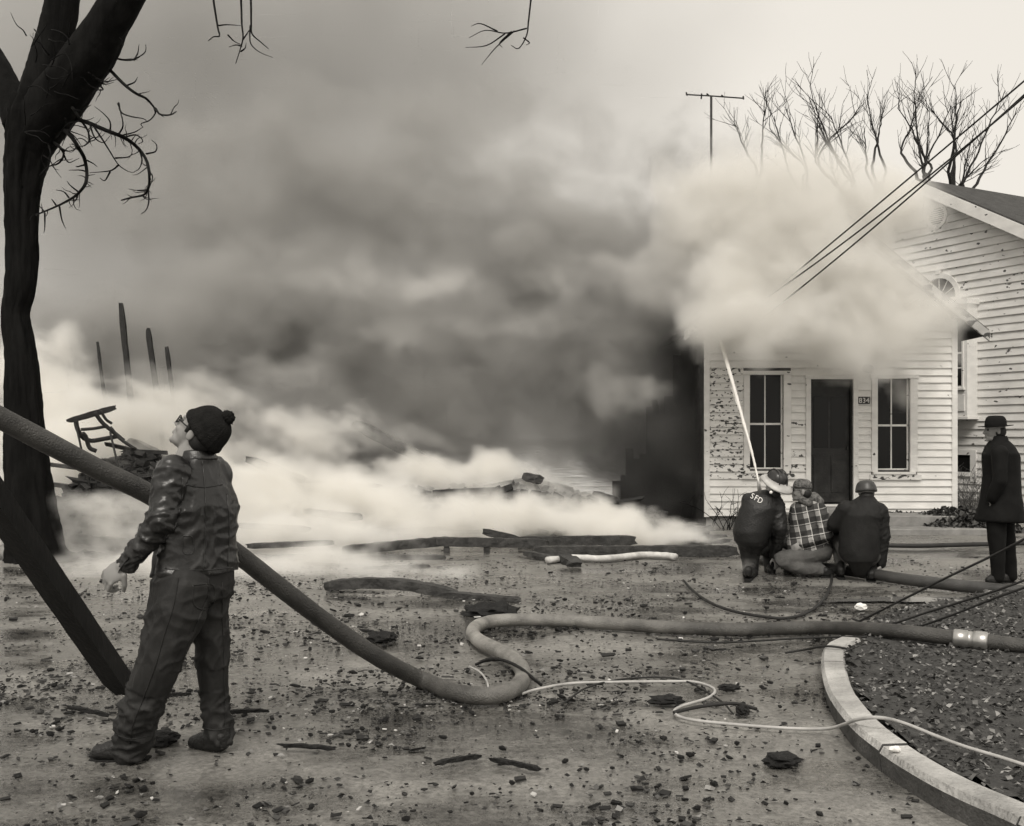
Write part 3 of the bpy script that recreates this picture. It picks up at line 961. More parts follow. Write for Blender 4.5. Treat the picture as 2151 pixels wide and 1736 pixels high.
for a in (([[(430, 340), (460, 420), (495, 510)], [(610, 280), (603, 400), (595, 520)]], (560, 760), 31, 2, 'thin bare tree behind the smoke just right of the aerial'),
          ([[(740, 270), (800, 440), (860, 615)], [(670, 310), (690, 420), (760, 640)], [(640, 380), (720, 480), (855, 610)]], (860, 800), 32, 3, 'bare forked tree behind the smoke, second from the aerial'),
          ([[(880, 130), (930, 300), (990, 450), (1050, 590), (1125, 700)], [(875, 200), (930, 345), (980, 460), (1040, 560)], [(1005, 310), (1060, 460), (1135, 660)], [(1190, 245), (1080, 370), (990, 460), (930, 590)], [(935, 290), (920, 460), (918, 580)], [(1010, 640), (1065, 740)]], (1130, 820), 30, 6, 'widest bare tree above the smoke, midway between aerial and tall house'),
          ([[(1220, 180), (1235, 290), (1260, 380), (1300, 540)], [(1315, 270), (1300, 360), (1280, 470)], [(1200, 370), (1210, 470), (1215, 570)]], (1290, 780), 33, 8, 'bare tree behind the smoke just left of the overhead wires'),
          ([[(1505, 100), (1505, 250), (1530, 480), (1555, 640)], [(1500, 290), (1470, 400), (1425, 530)], [(1400, 260), (1470, 360), (1540, 520), (1600, 620)], [(1590, 270), (1580, 480), (1555, 640)], [(1720, 250), (1640, 430), (1560, 620)]], (1560, 800), 29, 12, 'bare tree rising behind the peak of the tall house'),
          ([[(1740, 130), (1750, 280), (1740, 430), (1745, 520), (1720, 700)], [(1790, 210), (1755, 300), (1740, 420)], [(1600, 280), (1680, 370), (1740, 460)], [(1850, 420), (1810, 570), (1780, 720)], [(1930, 560), (1850, 630), (1790, 700)], [(2040, 160), (1960, 330), (1880, 520), (1800, 690)], [(2110, 260), (2040, 420), (1930, 600)]], (1750, 860), 30, 17, 'bare tree at far right behind the tall house roof')):
    bare_tree(*a)

# ------------------------------------------------------------------ shrubs by the cottage
def twig_bush(name, c, spread, h, n, seed, label, cat='shrub', m=None, r=.006):
    rt = random.Random(seed)
    root = empty(name, c); tag(root, label, cat)
    V, Fq = [], []
    for k in range(n):
        a = rt.uniform(0, 6.28); b0 = Vector((c[0] + rt.gauss(0, spread * .25), c[1] + rt.gauss(0, spread * .25), c[2] - .02))
        pts = [b0]; dr = Vector((math.cos(a) * .5, math.sin(a) * .5, 1)).normalized()
        L = h * rt.uniform(.4, 1.0)
        for i in range(5):
            dr = (dr + Vector((rt.uniform(-.3, .3), rt.uniform(-.3, .3), rt.uniform(-.25, .1)))).normalized()
            pts.append(pts[-1] + dr * L / 5)
        v, f = tube_arrays(pts, [r * (1 - .13 * i) for i in range(6)], 4, False)
        k_ = len(V); V += v; Fq += [tuple(q + k_ for q in g) for g in f]
        for q in range(4):
            i = rt.randint(1, 4); p = pts[i]; e = p + Vector((rt.uniform(-1, 1), rt.uniform(-1, 1), rt.uniform(.1, 1))) * L * .22
            v, f = tube_arrays([p, (p + e) / 2 + Vector((0, 0, .02)), e], [r * .5, r * .4, r * .25], 3, False)
            k_ = len(V); V += v; Fq += [tuple(q2 + k_ for q2 in g) for g in f]
    child(pyobj('twigs', V, Fq, m or M_twig, None, True), root)
    return root
M_greytwig = mat('grey_twig', .12, .85, .4)
c = P(2034, 1075, 18.6)
b_ = twig_bush('bare_shrub', (c.x, c.y, .0), .7, 1.35, 130, 4, 'tangled leafless shrub between the cottage corner and the dark-coated man', m=M_greytwig)
b_ = twig_bush('bare_vine', (cxm(1512), 17.6, .0), .6, .95, 16, 9, 'wiry bare vine climbing the peeling corner of the cottage', 'vine', r=.008)
rng = random.Random(11)
def plant_mound(cx_, cy_, d, rx, ry, h, n, label, tones, seed):
    rng = random.Random(seed)
    c = P(cx_, cy_, d)
    root = empty('low_plants', (c.x, d, 0)); tag(root, label, 'plants')
    sp = []
    for k in range(n):
        a, r_ = rng.uniform(0, 6.28), math.sqrt(rng.random())
        sp.append((c.x + math.cos(a) * r_ * rx, d + math.sin(a) * r_ * ry, h * (1 - r_ ** 2) * rng.random() ** .6))
    o = scatter_leaves('foliage', sp, rng, .05, .12, tones, 1.0)
    child(o, root)
plant_mound(2015, 1090, 17.3, 1.0, .75, .38, 2600, 'dark leafy ground plants at the right corner of the cottage', [.02, .03, .045, .07], 3)
plant_mound(1900, 1075, 17.75, .8, .16, .28, 500, 'sparse dead plants along the base of the cottage wall beside the steps', [.02, .03, .06], 8)
# ------------------------------------------------------------------ overhead and fallen wires
M_wire = mat('wire_black', .02, .6, .2)
def wire(pts, r, label, cat='wire', name='wire', m=None, group=None, k=8, n=6):
    pp = spline(pts, k)
    o = tube(name, pp, r, m or M_wire, None, n)
    return tag(o, label, cat, group)
def sag(a, b, s, n=8):
    return [a.lerp(b, i / n) + Vector((0, 0, -4 * s * (i / n) * (1 - i / n))) for i in range(n + 1)]
wire(sag(P(2240, 95, 12), P(1590, 640, 17.6), .02), .0115, 'uppermost of the three overhead wires slanting down to the smoking cottage', name='service_wire', group='overhead service wires', k=3)
wire(sag(P(2240, 128, 12), P(1560, 660, 17.6), .12), .0115, 'middle of the three overhead wires slanting down to the smoking cottage', name='service_wire', group='overhead service wires', k=3)
wire(sag(P(2240, 118, 12.2), P(1550, 708, 17.6), .10), .0115, 'lowest of the three overhead wires slanting down to the smoking cottage', name='service_wire', group='overhead service wires', k=3)
def up(p, z): return Vector((p.x, p.y, z))
wire([G(1752, 1333), P(1800, 1308, 7.9), P(1880, 1268, 7.6), P(1990, 1213, 7.2), P(2100, 1160, 6.9), P(2240, 1085, 6.5)], .009, 'upper slack cable rising from the hose to the right edge', 'cable', 'fallen_cable', group='slack cables at right')
wire([up(G(1792, 1330), .11), P(1850, 1316, 7.9), P(1950, 1286, 7.6), P(2095, 1240, 7.2), P(2240, 1186, 6.9)], .009, 'middle slack cable rising from the hose to the right edge', 'cable', 'fallen_cable', group='slack cables at right')
wire([up(G(1822, 1336), .11), P(1900, 1322, 7.8), P(1990, 1296, 7.5), P(2095, 1255, 7.2), P(2240, 1204, 6.9)], .009, 'lowest slack cable rising from the hose to the right edge', 'cable', 'fallen_cable', group='slack cables at right')
wire([up(G(x, y), .02) for x, y in ((1437, 1225), (1455, 1245), (1490, 1270), (1540, 1289), (1600, 1300), (1650, 1304), (1695, 1292), (1730, 1264), (1746, 1228), (1747, 1200))], .014, 'black cable lying in a wide loop on the wet ground', 'cable', 'loop_cable')
M_pale = mat('pale_cable', .38, .6, .3)
pl_ = []
for x, y, z in ((1096, 1458, .02), (1130, 1448, .02), (1200, 1436, .02), (1300, 1433, .02), (1400, 1432, .02), (1460, 1433, .02), (1500, 1448, .02), (1488, 1466, .02), (1432, 1484, .02), (1416, 1497, .02), (1445, 1511, .02), (1530, 1521, .02), (1650, 1530, .02), (1735, 1531, .03), (1775, 1521, .10), (1805, 1511, .16), (1850, 1508, .19), (1900, 1520, .16), (1970, 1548, .14), (2030, 1570, .14), (2110, 1594, .14), (2220, 1630, .14)):
    pl_.append(up(G(x, y, z), z))
wire(pl_, .009, 'pale cable snaking over the ground and across the kerb', 'cable', 'pale_cable', M_pale)
wire([up(G(x, y, z), z) for x, y, z in ((1180, 1480, .02), (1240, 1442, .02), (1330, 1425, .02), (1430, 1428, .02), (1510, 1470, .02), (1540, 1500, .02))], .006, 'thin dark wire beside the pale cable on the ground', 'wire', 'ground_wire')
wire([up(G(x, y, z), z) for x, y, z in ((1415, 1497, .03), (1470, 1485, .04), (1540, 1478, .05), (1590, 1490, .02))], .010, 'short dark stick-like cable crossing the pale cable', 'cable', 'ground_wire')
wire([up(G(x, y, z), z) for x, y, z in ((1380, 1343, .02), (1500, 1350, .02), (1600, 1346, .03), (1700, 1340, .05), (1820, 1338, .12))], .008, 'thin wire running just in front of the long straight hose', 'wire', 'ground_wire')
wire([up(G(x, y, z), z) for x, y, z in ((1650, 1372, .02), (1690, 1365, .06), (1740, 1358, .14), (1790, 1365, .12))], .008, 'bent wire lying over the far end of the kerb', 'wire', 'ground_wire')

# ------------------------------------------------------------------ fire hoses
def hose_mat():
    m = mat('hose_canvas', 1.0, .42, .55, 5, 8, .5, 110, .4)
    return m
M_hose = hose_mat()
def canvas_tone(m):
    """the weave's own mottling, multiplied over the tone set along the hose"""
    t_ = m.node_tree; b_ = t_.nodes['Principled BSDF']
    src = b_.inputs['Base Color'].links[0].from_socket
    at_ = t_.nodes.new('ShaderNodeAttribute'); at_.attribute_name = 'tone'
    x_ = t_.nodes.new('ShaderNodeMix'); x_.data_type = 'RGBA'; x_.blend_type = 'MULTIPLY'; x_.inputs[0].default_value = 1
    t_.links.new(src, x_.inputs[6]); t_.links.new(at_.outputs['Color'], x_.inputs[7]); t_.links.new(x_.outputs[2], b_.inputs['Base Color'])
canvas_tone(M_hose)
M_brass = mat('coupling_metal', .45, .35, .2, 6, metal=.8)
HR = .052
hp = [P(-140, 812, 4.65), P(-40, 858, 4.75), P(55, 907, 4.88), P(200, 983, 5.08), P(330, 1048, 5.26), P(480, 1150, 5.52), P(600, 1243, 5.72), P(700, 1318, 5.92), P(800, 1385, 6.08)]
for x, y in ((890, 1430), (960, 1455), (1030, 1462), (1080, 1447), (1099, 1420), (1085, 1391), (1045, 1366), (1006, 1346), (993, 1327), (1012, 1311), (1065, 1303), (1200, 1305), (1400, 1318), (1550, 1323), (1700, 1319)):
    hp.append(up(G(x, y, HR), HR))
for x, y, z in ((1850, 1324, .16), (2000, 1340, .16), (2110, 1353, .15), (2260, 1374, .13)):
    hp.append(up(G(x, y, z), z))
path = spline(hp, 12)
rads = [HR * (1 + .05 * mnoise.noise(Vector((i * .13, 0, 0))) + .025 * mnoise.noise(Vector((i * .6, 3, 0)))) for i in range(len(path))]
hose = empty('fire_hose', (path[0].x, path[0].y, 0))
tag(hose, 'thick canvas fire hose running from upper left past the man into an S bend', 'hose')
hj = child(tube('hose_jacket', path, rads, M_hose, None, 20), hose)
# canvas tone along the hose: dark raised run, pale S bend, dark beyond
keys = [(0, .035), (8.2, .04), (10.5, .075), (12, .15), (14, .24), (18, .24), (20, .17), (21.5, .075), (23, .05), (40, .05)]
tones_ = []
for i in range(len(path)):
    tv = float(np.interp(i / 12, [k_[0] for k_ in keys], [k_[1] for k_ in keys]))
    tones_ += [c for _ in range(20) for c in grey(tv)]
ca = hj.data.color_attributes.new('tone', 'FLOAT_COLOR', 'POINT'); ca.data.foreach_set('color', tones_)
i0 = min(range(len(path)), key=lambda i: (path[i] - up(G(2036, 1346, .155), .155)).length)
dv = (path[i0 + 1] - path[i0]).normalized()
cpl = child(tube('coupling', [path[i0] - dv * .11, path[i0] - dv * .10, path[i0] - dv * .02, path[i0] - dv * .018, path[i0] + dv * .018, path[i0] + dv * .02, path[i0] + dv * .10, path[i0] + dv * .11], [HR + .004, HR + .012, HR + .012, HR + .006, HR + .006, HR + .015, HR + .015, HR + .004], M_brass, None, 20), hose)
# second hose, to the kneeling crew
h2 = [up(G(x, y, .06), .06) for x, y in ((1560, 1150), (1590, 1172), (1640, 1180), (1700, 1188), (1760, 1196), (1830, 1206), (1900, 1217), (2000, 1229), (2110, 1240), (2260, 1252))]
p2 = spline(h2, 8)
hose2 = empty('fire_hose', (p2[0].x, p2[0].y, 0))
tag(hose2, 'charged hose lying under the kneeling crew and running off to the right', 'hose')
child(tube('hose_jacket', p2, .062, mat('wet_canvas', .05, .42, .5, 3.5, 6, .35, 90, .45), None, 16), hose2)
h3 = [up(G(x, y, .035), .035) for x, y in ((1760, 1146), (1850, 1146), (1930, 1147), (2010, 1145), (2095, 1143), (2240, 1140))]
tag(tube('thin_hose', spline(h3, 6), .032, mat('rubber_black', .025, .6, .2), None, 10), 'thin black hose lying across the ground in front of the cottage steps', 'hose')
h4 = [up(G(x, y, .05), .05) for x, y in ((1150, 1177), (1205, 1172), (1260, 1174), (1310, 1170), (1350, 1166), (1395, 1167), (1418, 1170))]
tag(tube('flattened_hose', spline(h4, 6), [.055 * (1 + .18 * mnoise.noise(Vector((i * .6, 4, 0)))) for i in range(37)], mat('pale_canvas', .48, .8, .35, 6), None, 10, .75), 'limp pale hose lying beside the long charred beam', 'hose')

# ------------------------------------------------------------------ water jet
def jet_mat():
    m = bpy.data.materials.new('water_spray'); m.use_nodes = True
    b = m.node_tree.nodes['Principled BSDF']
    b.inputs['Base Color'].default_value = (.82, .80, .76, 1); b.inputs['Roughness'].default_value = .35
    b.inputs['Transmission Weight'].default_value = .25
    b.inputs['Subsurface Weight'].default_value = .0
    return m
jp = [P(1593, 1010, 12.0), P(1578, 945, 13.2), P(1560, 880, 14.4), P(1542, 815, 15.6), P(1524, 752, 16.6), P(1505, 690, 17.2)]
jp = spline(jp, 14)
jr = [.011 + .026 * (i / len(jp)) + .006 * mnoise.noise(Vector((i * .5, 1, 1))) for i in range(len(jp))]
V, Fq = tube_arrays(jp, jr, 12)
rj = random.Random(4)
for q_ in range(26):                       # spray torn off the stream
    i_ = rj.randint(6, len(jp) - 14); n_ = rj.randint(5, 12)
    off = Vector((rj.uniform(-1, 1), rj.uniform(-1, 1), rj.uniform(-1, .3)))
    sp_ = [jp[i_ + k_] + off * (jr[i_ + k_] * (.7 + .10 * k_)) for k_ in range(n_)]
    v, f = tube_arrays(sp_, [rj.uniform(.004, .009) * (1 - .8 * k_ / n_) for k_ in range(n_)], 5)
    k0 = len(V); V += v; Fq += [tuple(a + k0 for a in z) for z in f]
jet = pyobj('water_jet', V, Fq, jet_mat(), None, True)
tag(jet, 'straight white jet of water shot from the crew into the smoke', 'water jet')

# ------------------------------------------------------------------ charred timber
M_beam = mat('burnt_beam', .045, .8, .6, 7, 6, .9, 30, .3)
def beam_mesh(name, p0, p1, w_, h_, m, parent=None, seed=0, nseg=14, rough=.16, bend=0.0, roll=0.0, ends=True):
    p0, p1 = Vector(p0), Vector(p1)
    t = (p1 - p0); L = t.length; t.normalize()
    a, b = frame_from(t)
    if roll:
        q = Quaternion(t, roll); a = q @ a; b = q @ b
    prof = [(-.5, -.5), (0, -.52), (.5, -.5), (.52, 0), (.5, .5), (0, .5), (-.5, .5), (-.5, 0)]
    V, Fq = [], []
    n = len(prof)
    for i in range(nseg + 1):
        f = i / nseg
        c = p0.lerp(p1, f) + Vector((0, 0, -bend * 4 * f * (1 - f)))
        tap = 1.0
        if ends and (i == 0 or i == nseg): tap = .72
        for j, (u, v) in enumerate(prof):
            e = rough * (mnoise.noise(Vector((i * .9 + seed, j * 1.7, seed))) + .4 * mnoise.noise(Vector((i * 2.3, j * 3.1 + seed, 2))))
            V.append(c + a * u * w_ * (1 + e) * tap + b * v * h_ * (1 + e) * tap + (t * random.uniform(-.03, .03) if i in (0, nseg) else Vector()))
    for i in range(nseg):
        for j in range(n): Fq.append((i * n + j, i * n + (j + 1) % n, (i + 1) * n + (j + 1) % n, (i + 1) * n + j))
    Fq += [tuple(range(n - 1, -1, -1)), tuple(nseg * n + j for j in range(n))]
    return pyobj(name, V, Fq, m, parent)
def beam(px0, px1, w_, h_, label, m=None, name='charred_beam', cat='beam', **k):
    o = beam_mesh(name, P(*px0), P(*px1), w_, h_, m or M_beam, **k)
    return tag(o, label, cat, k.get('group'))
GB = 'charred timbers on the ground'
beam((722, 1156, 13.8), (948, 1136, 14.1), .12, .12, 'charred beam sloping up to the low broken rail', seed=1, nseg=20)
rail = empty('broken_rail', P(1030, 1155, 13.9)); tag(rail, 'low charred rail on two short posts amid the steam', 'rail')
child(beam_mesh('rail', P(918, 1138, 13.9), P(1150, 1142, 13.9), .1, .12, M_beam, seed=2), rail)
for px in (938, 1022): child(beam_mesh('post', P(px, 1147, 13.9), P(px, 1170, 13.9), .08, .08, M_beam, seed=px, nseg=4), rail)
beam((1016, 1117, 14.1), (1090, 1134, 14.3), .12, .1, 'short plank tipped up on the end of the low broken rail', seed=3, nseg=6)
beam((1085, 1137, 14.4), (1335, 1135, 14.4), .12, .13, 'charred beam lying behind the long black beam', seed=4, nseg=18)
beam((1125, 1158, 13.5), (1547, 1157, 13.5), .14, .13, 'long straight black beam ending beside the kneeling crew', seed=5, nseg=24, rough=.1)
beam((560, 1173, 13.0), (935, 1174, 13.2), .12, .09, 'long scorched board lying in front of the sloping beam', M_ash, seed=6, nseg=20)
beam((635, 1186, 12.6), (800, 1195, 12.5), .12, .06, 'short scorched board half hidden by steam beside the main hose', M_ash, seed=7)
beam((625, 1114, 15.0), (797, 1122, 15.0), .13, .10, 'charred beam poking out of the thick steam left of the rail', seed=8)
beam((685, 1232, 10.4), (955, 1250, 10.1), .14, .10, 'bowed charred plank nearest the big hose in the thin steam', seed=9, nseg=20, bend=-.07)
beam((935, 1250, 10.0), (1095, 1264, 9.75), .12, .07, 'burnt plank end crossing the bowed plank', seed=10)
beam((150, 1131, 13.6), (300, 1146, 13.4), .12, .12, 'charred beam between the tree and the man in the leather jacket', seed=11)
beam((180, 1162, 13.0), (270, 1180, 12.8), .1, .06, 'thin scorched board below the beam beside the tree', M_ash, seed=12)
beam((1105, 1162, 13.2), (1208, 1184, 12.5), .1, .07, 'short black stick of timber lying aslant below the long beam', seed=13, nseg=8, rough=.3)
beam((1180, 1172, 12.8), (1212, 1190, 12.3), .16, .12, 'stubby black lump at the end of the slanting stick', seed=14, nseg=6, rough=.35)
beam((745, 890, 18.6), (985, 1015, 18.0), .12, .2, 'dark collapsed roof piece half lost in smoke above the rubble', seed=15, nseg=8, rough=.3)
beam((640, 1010, 16.6), (800, 1022, 16.4), .3, .05, 'flat burnt sheet lying on the heap left of the cabinet', seed=16)
beam((1245, 1036, 17.0), (1300, 1052, 17.0), .18, .1, 'burnt board end on the right slope of the heap', seed=17, nseg=6, rough=.3)
beam((520, 965, 15.7), (640, 1010, 15.5), .14, .12, 'blackened joist slanting in the steam behind the man', seed=31, nseg=8, rough=.3)
beam((270, 930, 15.6), (400, 1000, 15.4), .14, .2, 'burnt joist slanting down from the bed frame', seed=32, nseg=8, rough=.35)
beam((290, 975, 15.4), (430, 995, 15.4), .14, .14, 'burnt joist lying level below the bed frame', seed=33, nseg=8, rough=.35)
beam((500, 1104, 14.2), (650, 1112, 14.4), .12, .08, 'charred board in the steam just right of the man, behind the hose', seed=61)
beam((520, 1148, 13.4), (700, 1140, 13.8), .1, .07, 'scorched board slanting in the steam behind the hose', seed=62)
beam((760, 1196, 12.2), (900, 1190, 12.5), .1, .05, 'flat scorched board between the long board and the bowed plank', M_ash, seed=63)
beam((640, 1075, 15.0), (760, 1088, 14.8), .14, .10, 'burnt beam end just showing through the steam above the rail', seed=64, rough=.3)
# standing posts
for (x0_, y0_, x1_, y1_, wd, lb) in ((254, 638, 275, 850, .09, 'tallest charred post standing in the smoke by the tree'), (311, 690, 332, 850, .085, 'middle charred post of the three in the smoke'), (350, 730, 367, 860, .07, 'shortest and rightmost of the three charred posts in the smoke'), (205, 720, 222, 860, .05, 'faint charred post nearest the tree, almost lost in smoke')):
    d = 18.7
    sl = (x1_ - x0_) / (y1_ - y0_)
    yg = HZ + CAMZ * FPX / d
    o = beam_mesh('charred_post', P(x1_ + sl * (yg - y1_), yg, d), P(x0_, y0_, d), wd, wd * .8, M_char, seed=x0_, nseg=22, rough=.25)
    tag(o, lb, 'post', 'charred posts standing in the smoke')
beam((1078, 1011, 16.8), (1078, 1035, 16.8), .05, .05, 'tiny upright stub on top of the heap', name='charred_stub', cat='stub', nseg=4)
beam((1098, 1000, 16.8), (1140, 1010, 16.8), .16, .14, 'dark burnt chunk on top of the heap beside the stub', name='charred_chunk', cat='chunk', nseg=5, rough=.4, seed=3)

# metal bed frame thrown on the heap
M_iron = mat('burnt_iron', .03, .6, .3)
bf = empty('bed_frame', P(200, 930, 14.3)); tag(bf, 'twisted iron bed frame on the heap beside the tree', 'bed frame')
def c2(x, y, dd=0): return P(x * .3615, 582.8 + y * .3615, 14.3 + dd)
child(beam_mesh('top_bar', c2(398, 836), c2(665, 758, .2), .09, .08, M_iron, seed=3, nseg=8), bf)
for pts, r in (([(440, 830), (450, 880), (480, 930), (530, 950), (600, 940), (680, 925)], .035), ([(470, 885), (540, 880), (625, 865)], .025), ([(550, 785), (590, 840), (640, 885), (720, 950)], .03), ([(585, 775), (615, 825), (650, 850)], .02), ([(480, 905), (500, 930), (520, 990), (560, 1010)], .03), ([(640, 870), (700, 940), (790, 1000)], .025)):
    child(tube('bar', spline([c2(x, y, .05 * i) for i, (x, y) in enumerate(pts)], 4), r, M_iron, None, 6), bf)
for (x, y) in ((440, 850), (640, 900)):
    a_ = c2(x, y); child(tube('leg', [a_, Vector((a_.x + .15, a_.y + .1, a_.z * .5)), Vector((a_.x + .2, a_.y + .2, 0))], .016, M_iron, None, 6), bf)
# burnt cabinet
cb = empty('burnt_cabinet', P(980, 1066, 16.2)); tag(cb, 'burnt box-like cabinet lying on the smoking heap', 'cabinet')
k_ = 16.2 / FPX
c = P(978, 1050, 16.3)
for nm, cc, ss in (('top', (0, 0, .14), (1.02, .5, .06)), ('side', (-.47, 0, -.04), (.05, .46, .3)), ('side', (.47, 0, -.04), (.05, .46, .3)), ('back', (0, .2, -.04), (.9, .04, .28)), ('front_board', (-.05, -.22, -.0), (.6, .03, .18)), ('base', (0, 0, -.2), (.95, .46, .05))):
    bm = bmesh.new(); box(bm, c + Vector(cc), ss, Matrix.Rotation(-.05, 3, 'Y'), jit=.015); child(obj(nm, bm, M_char), cb)

# ------------------------------------------------------------------ rubble heap
def heap_z(x, y):
    prof = np.interp(x, [-11, -8, -5.5, -3.5, -1.5, 0, 1.2, 2.0, 2.9, 3.3], [.4, .8, .9, .75, .66, .82, .58, .36, .06, -.05])
    cross = max(0, 1 - ((y - 17.4) / 2.6) ** 2)
    bump = math.exp(-((x + 5.6) / 1.3) ** 2 - ((y - 15.0) / .9) ** 2)
    return max(prof * cross, 1.28 * bump) + (.10 * mnoise.noise(Vector((x * 1.4, y * 1.4, 0))) + .07 * mnoise.noise(Vector((x * 4, y * 4, 2)))) * min(1, max(cross, bump) * 3) - .02
hx = [-11 + .16 * i for i in range(91)]; hy = [13.04 + .16 * j for j in range(45)]
V = [(x, y, heap_z(x, y)) for y in hy for x in hx]
Fq = [(j * 91 + i, j * 91 + i + 1, (j + 1) * 91 + i + 1, (j + 1) * 91 + i) for j in range(44) for i in range(90)]
o = pyobj('ash_mound', V, Fq, mat('ash_ground', .06, .95, .6, 3, 6, .8, 15))
tag(o, kind='structure')
rr = random.Random(9)
V, Fq = [], []
def chunk_arrays(c, s, rr, tip=.1):
    rot = Matrix.Rotation(rr.uniform(0, 6.28), 3, 'Z') @ Matrix.Rotation(rr.uniform(-.5, .5), 3, 'X') @ Matrix.Rotation(rr.uniform(-tip, tip), 3, 'Y')
    vs = []
    for dx in (-.5, .5):
        for dy in (-.5, .5):
            for dz in (-.5, .5):
                p = Vector((dx * s[0] * rr.uniform(.7, 1.1), dy * s[1] * rr.uniform(.7, 1.1), dz * s[2] * rr.uniform(.7, 1.1)))
                vs.append(rot @ p + Vector(c))
    return vs, [(0, 1, 3, 2), (4, 6, 7, 5), (0, 4, 5, 1), (2, 3, 7, 6), (0, 2, 6, 4), (1, 5, 7, 3)]
for i in range(1900):
    x, y = (rr.uniform(-9, 3.1), rr.uniform(15.0, 18.5)) if i < 1500 else (rr.gauss(-5.6, .8), rr.gauss(14.7, .5))
    s_ = rr.uniform(.06, .22)
    v, f = chunk_arrays((x, y, heap_z(x, y) + .02), (s_, s_ * rr.uniform(.3, .8), s_ * rr.uniform(.2, .5)), rr, .5)
    k_ = len(V); V += v; Fq += [tuple(a + k_ for a in q) for q in f]
for i in range(75):
    x, y = (rr.uniform(-9, 2.6), rr.uniform(15.0, 18.2)) if i < 50 else (rr.gauss(-5.5, .8), rr.gauss(14.6, .4))
    L = rr.uniform(.4, 1.5)
    v, f = chunk_arrays((x, y, heap_z(x, y) + .08), (L, .07, .06), rr, .22)
    k_ = len(V); V += v; Fq += [tuple(a + k_ for a in q) for q in f]
o = pyobj('burnt_rubble', V, Fq, M_char)
tag(o, 'heap of burnt boards, bricks and ash smouldering across the yard', 'rubble', kind='stuff')

# ------------------------------------------------------------------ the timber leaning at lower left
o = beam_mesh('leaning_timber', P(-210, 760, 4.5), P(264, 1452, 6.05), .13, .10, mat('dark_timber', .016, .7, .3, 6, 5, .5, 40, .2, stretch=(1, 1, .3)), seed=50, nseg=20, rough=.03)
tag(o, 'dark squared timber slanting down to the ground behind the man\'s leg', 'timber')

# ------------------------------------------------------------------ scattered charcoal on the ground
rr = random.Random(12)
M_coal = mat('charcoal', .010, .7, .5, 30, 3, .6, 80)
def density(x, y):
    """more litter towards the rubble, less near the camera; none on the bed"""
    if in_poly(x, y, bedpoly): return 0
    d = .16 + .84 * min(1, max(0, (y - 4.4) / 2.2))
    d *= .20 + 1.35 * max(0, mnoise.noise(Vector((x * .9, y * .9, 5))) + .6 * mnoise.noise(Vector((x * 2.6, y * 2.6, 8))) + .22)
    if y > 11: d *= max(.12, 1 - (y - 11) / 3)
    return d
tones = [.008, .010, .014, .02, .03, .055]
sp = []
while len(sp) < 14000:
    y = 3.6 + 11 * rr.random() ** 1.6; x = rr.uniform(-.56, .56) * y
    if rr.random() < density(x, y): sp.append((x, y, 0))
V, Fq, T = [], [], []
for (x, y, _) in sp:
    s_ = min(.040, max(.004, .0085 * math.exp(rr.gauss(0, .55))))
    v, f = chunk_arrays((x, y, s_ * .12), (s_ * rr.uniform(.8, 2.6), s_, s_ * rr.uniform(.2, .6)), rr)
    k_ = len(V); V += v; Fq += [tuple(a + k_ for a in q) for q in f]
    g_ = rr.choice(tones) if rr.random() > .035 else rr.uniform(.3, .6)
    T += [grey(g_)] * 8
o = pyobj('ground_litter', V, Fq, M_leaf)
ca = o.data.color_attributes.new('tone', 'FLOAT_COLOR', 'POINT'); ca.data.foreach_set('color', [c for q in T for c in q])
tag(o, 'fine charred bits strewn over the wet ground', 'debris', kind='stuff')
# flat wet leaves and shreds
sp2 = []
while len(sp2) < 5000:
    y = 3.6 + 9 * rr.random() ** 1.5; x = rr.uniform(-.56, .56) * y
    if rr.random() < density(x, y): sp2.append((x, y, -.004))
o = scatter_leaves('shredded_litter', sp2, rr, .012, .042, [.012, .02, .03, .05, .09, .2], .12)
tag(o, 'flat wet shreds and leaves plastered over the ground', 'debris', kind='stuff')
# lumps big enough to pick out one by one
lump_me = []
for q in range(6):
    bm = bmesh.new()
    bmesh.ops.create_icosphere(bm, subdivisions=1, radius=.5)
    for v in bm.verts: v.co = Vector((v.co.x * rr.uniform(.8, 1.25), v.co.y * rr.uniform(.6, 1.0), v.co.z * rr.uniform(.45, .75)))
    me = bpy.data.meshes.new('charcoal_lump'); bm.to_mesh(me); bm.free(); me.materials.append(M_coal); lump_me.append(me)
n = 0
while n < 230:
    y = 3.7 + 6.5 * rr.random() ** 1.5; x = rr.uniform(-.53, .53) * y
    if rr.random() > density(x, y): continue
    if -2.3 < x < -1.2 and 4.6 < y < 5.3: continue
    s_ = rr.uniform(.022, .044)
    o = mesh_obj('charcoal_lump', lump_me[n % 6])
    o.location = (x, y, s_ * .22); o.scale = (s_ * rr.uniform(.8, 1.7), s_, s_); o.rotation_euler = (rr.uniform(-.3, .3), rr.uniform(-.3, .3), rr.uniform(0, 6.28))
    tag(o, 'small black lump of charcoal lying loose on the wet ground', 'charcoal', 'charcoal lumps strewn over the ground')
    n += 1
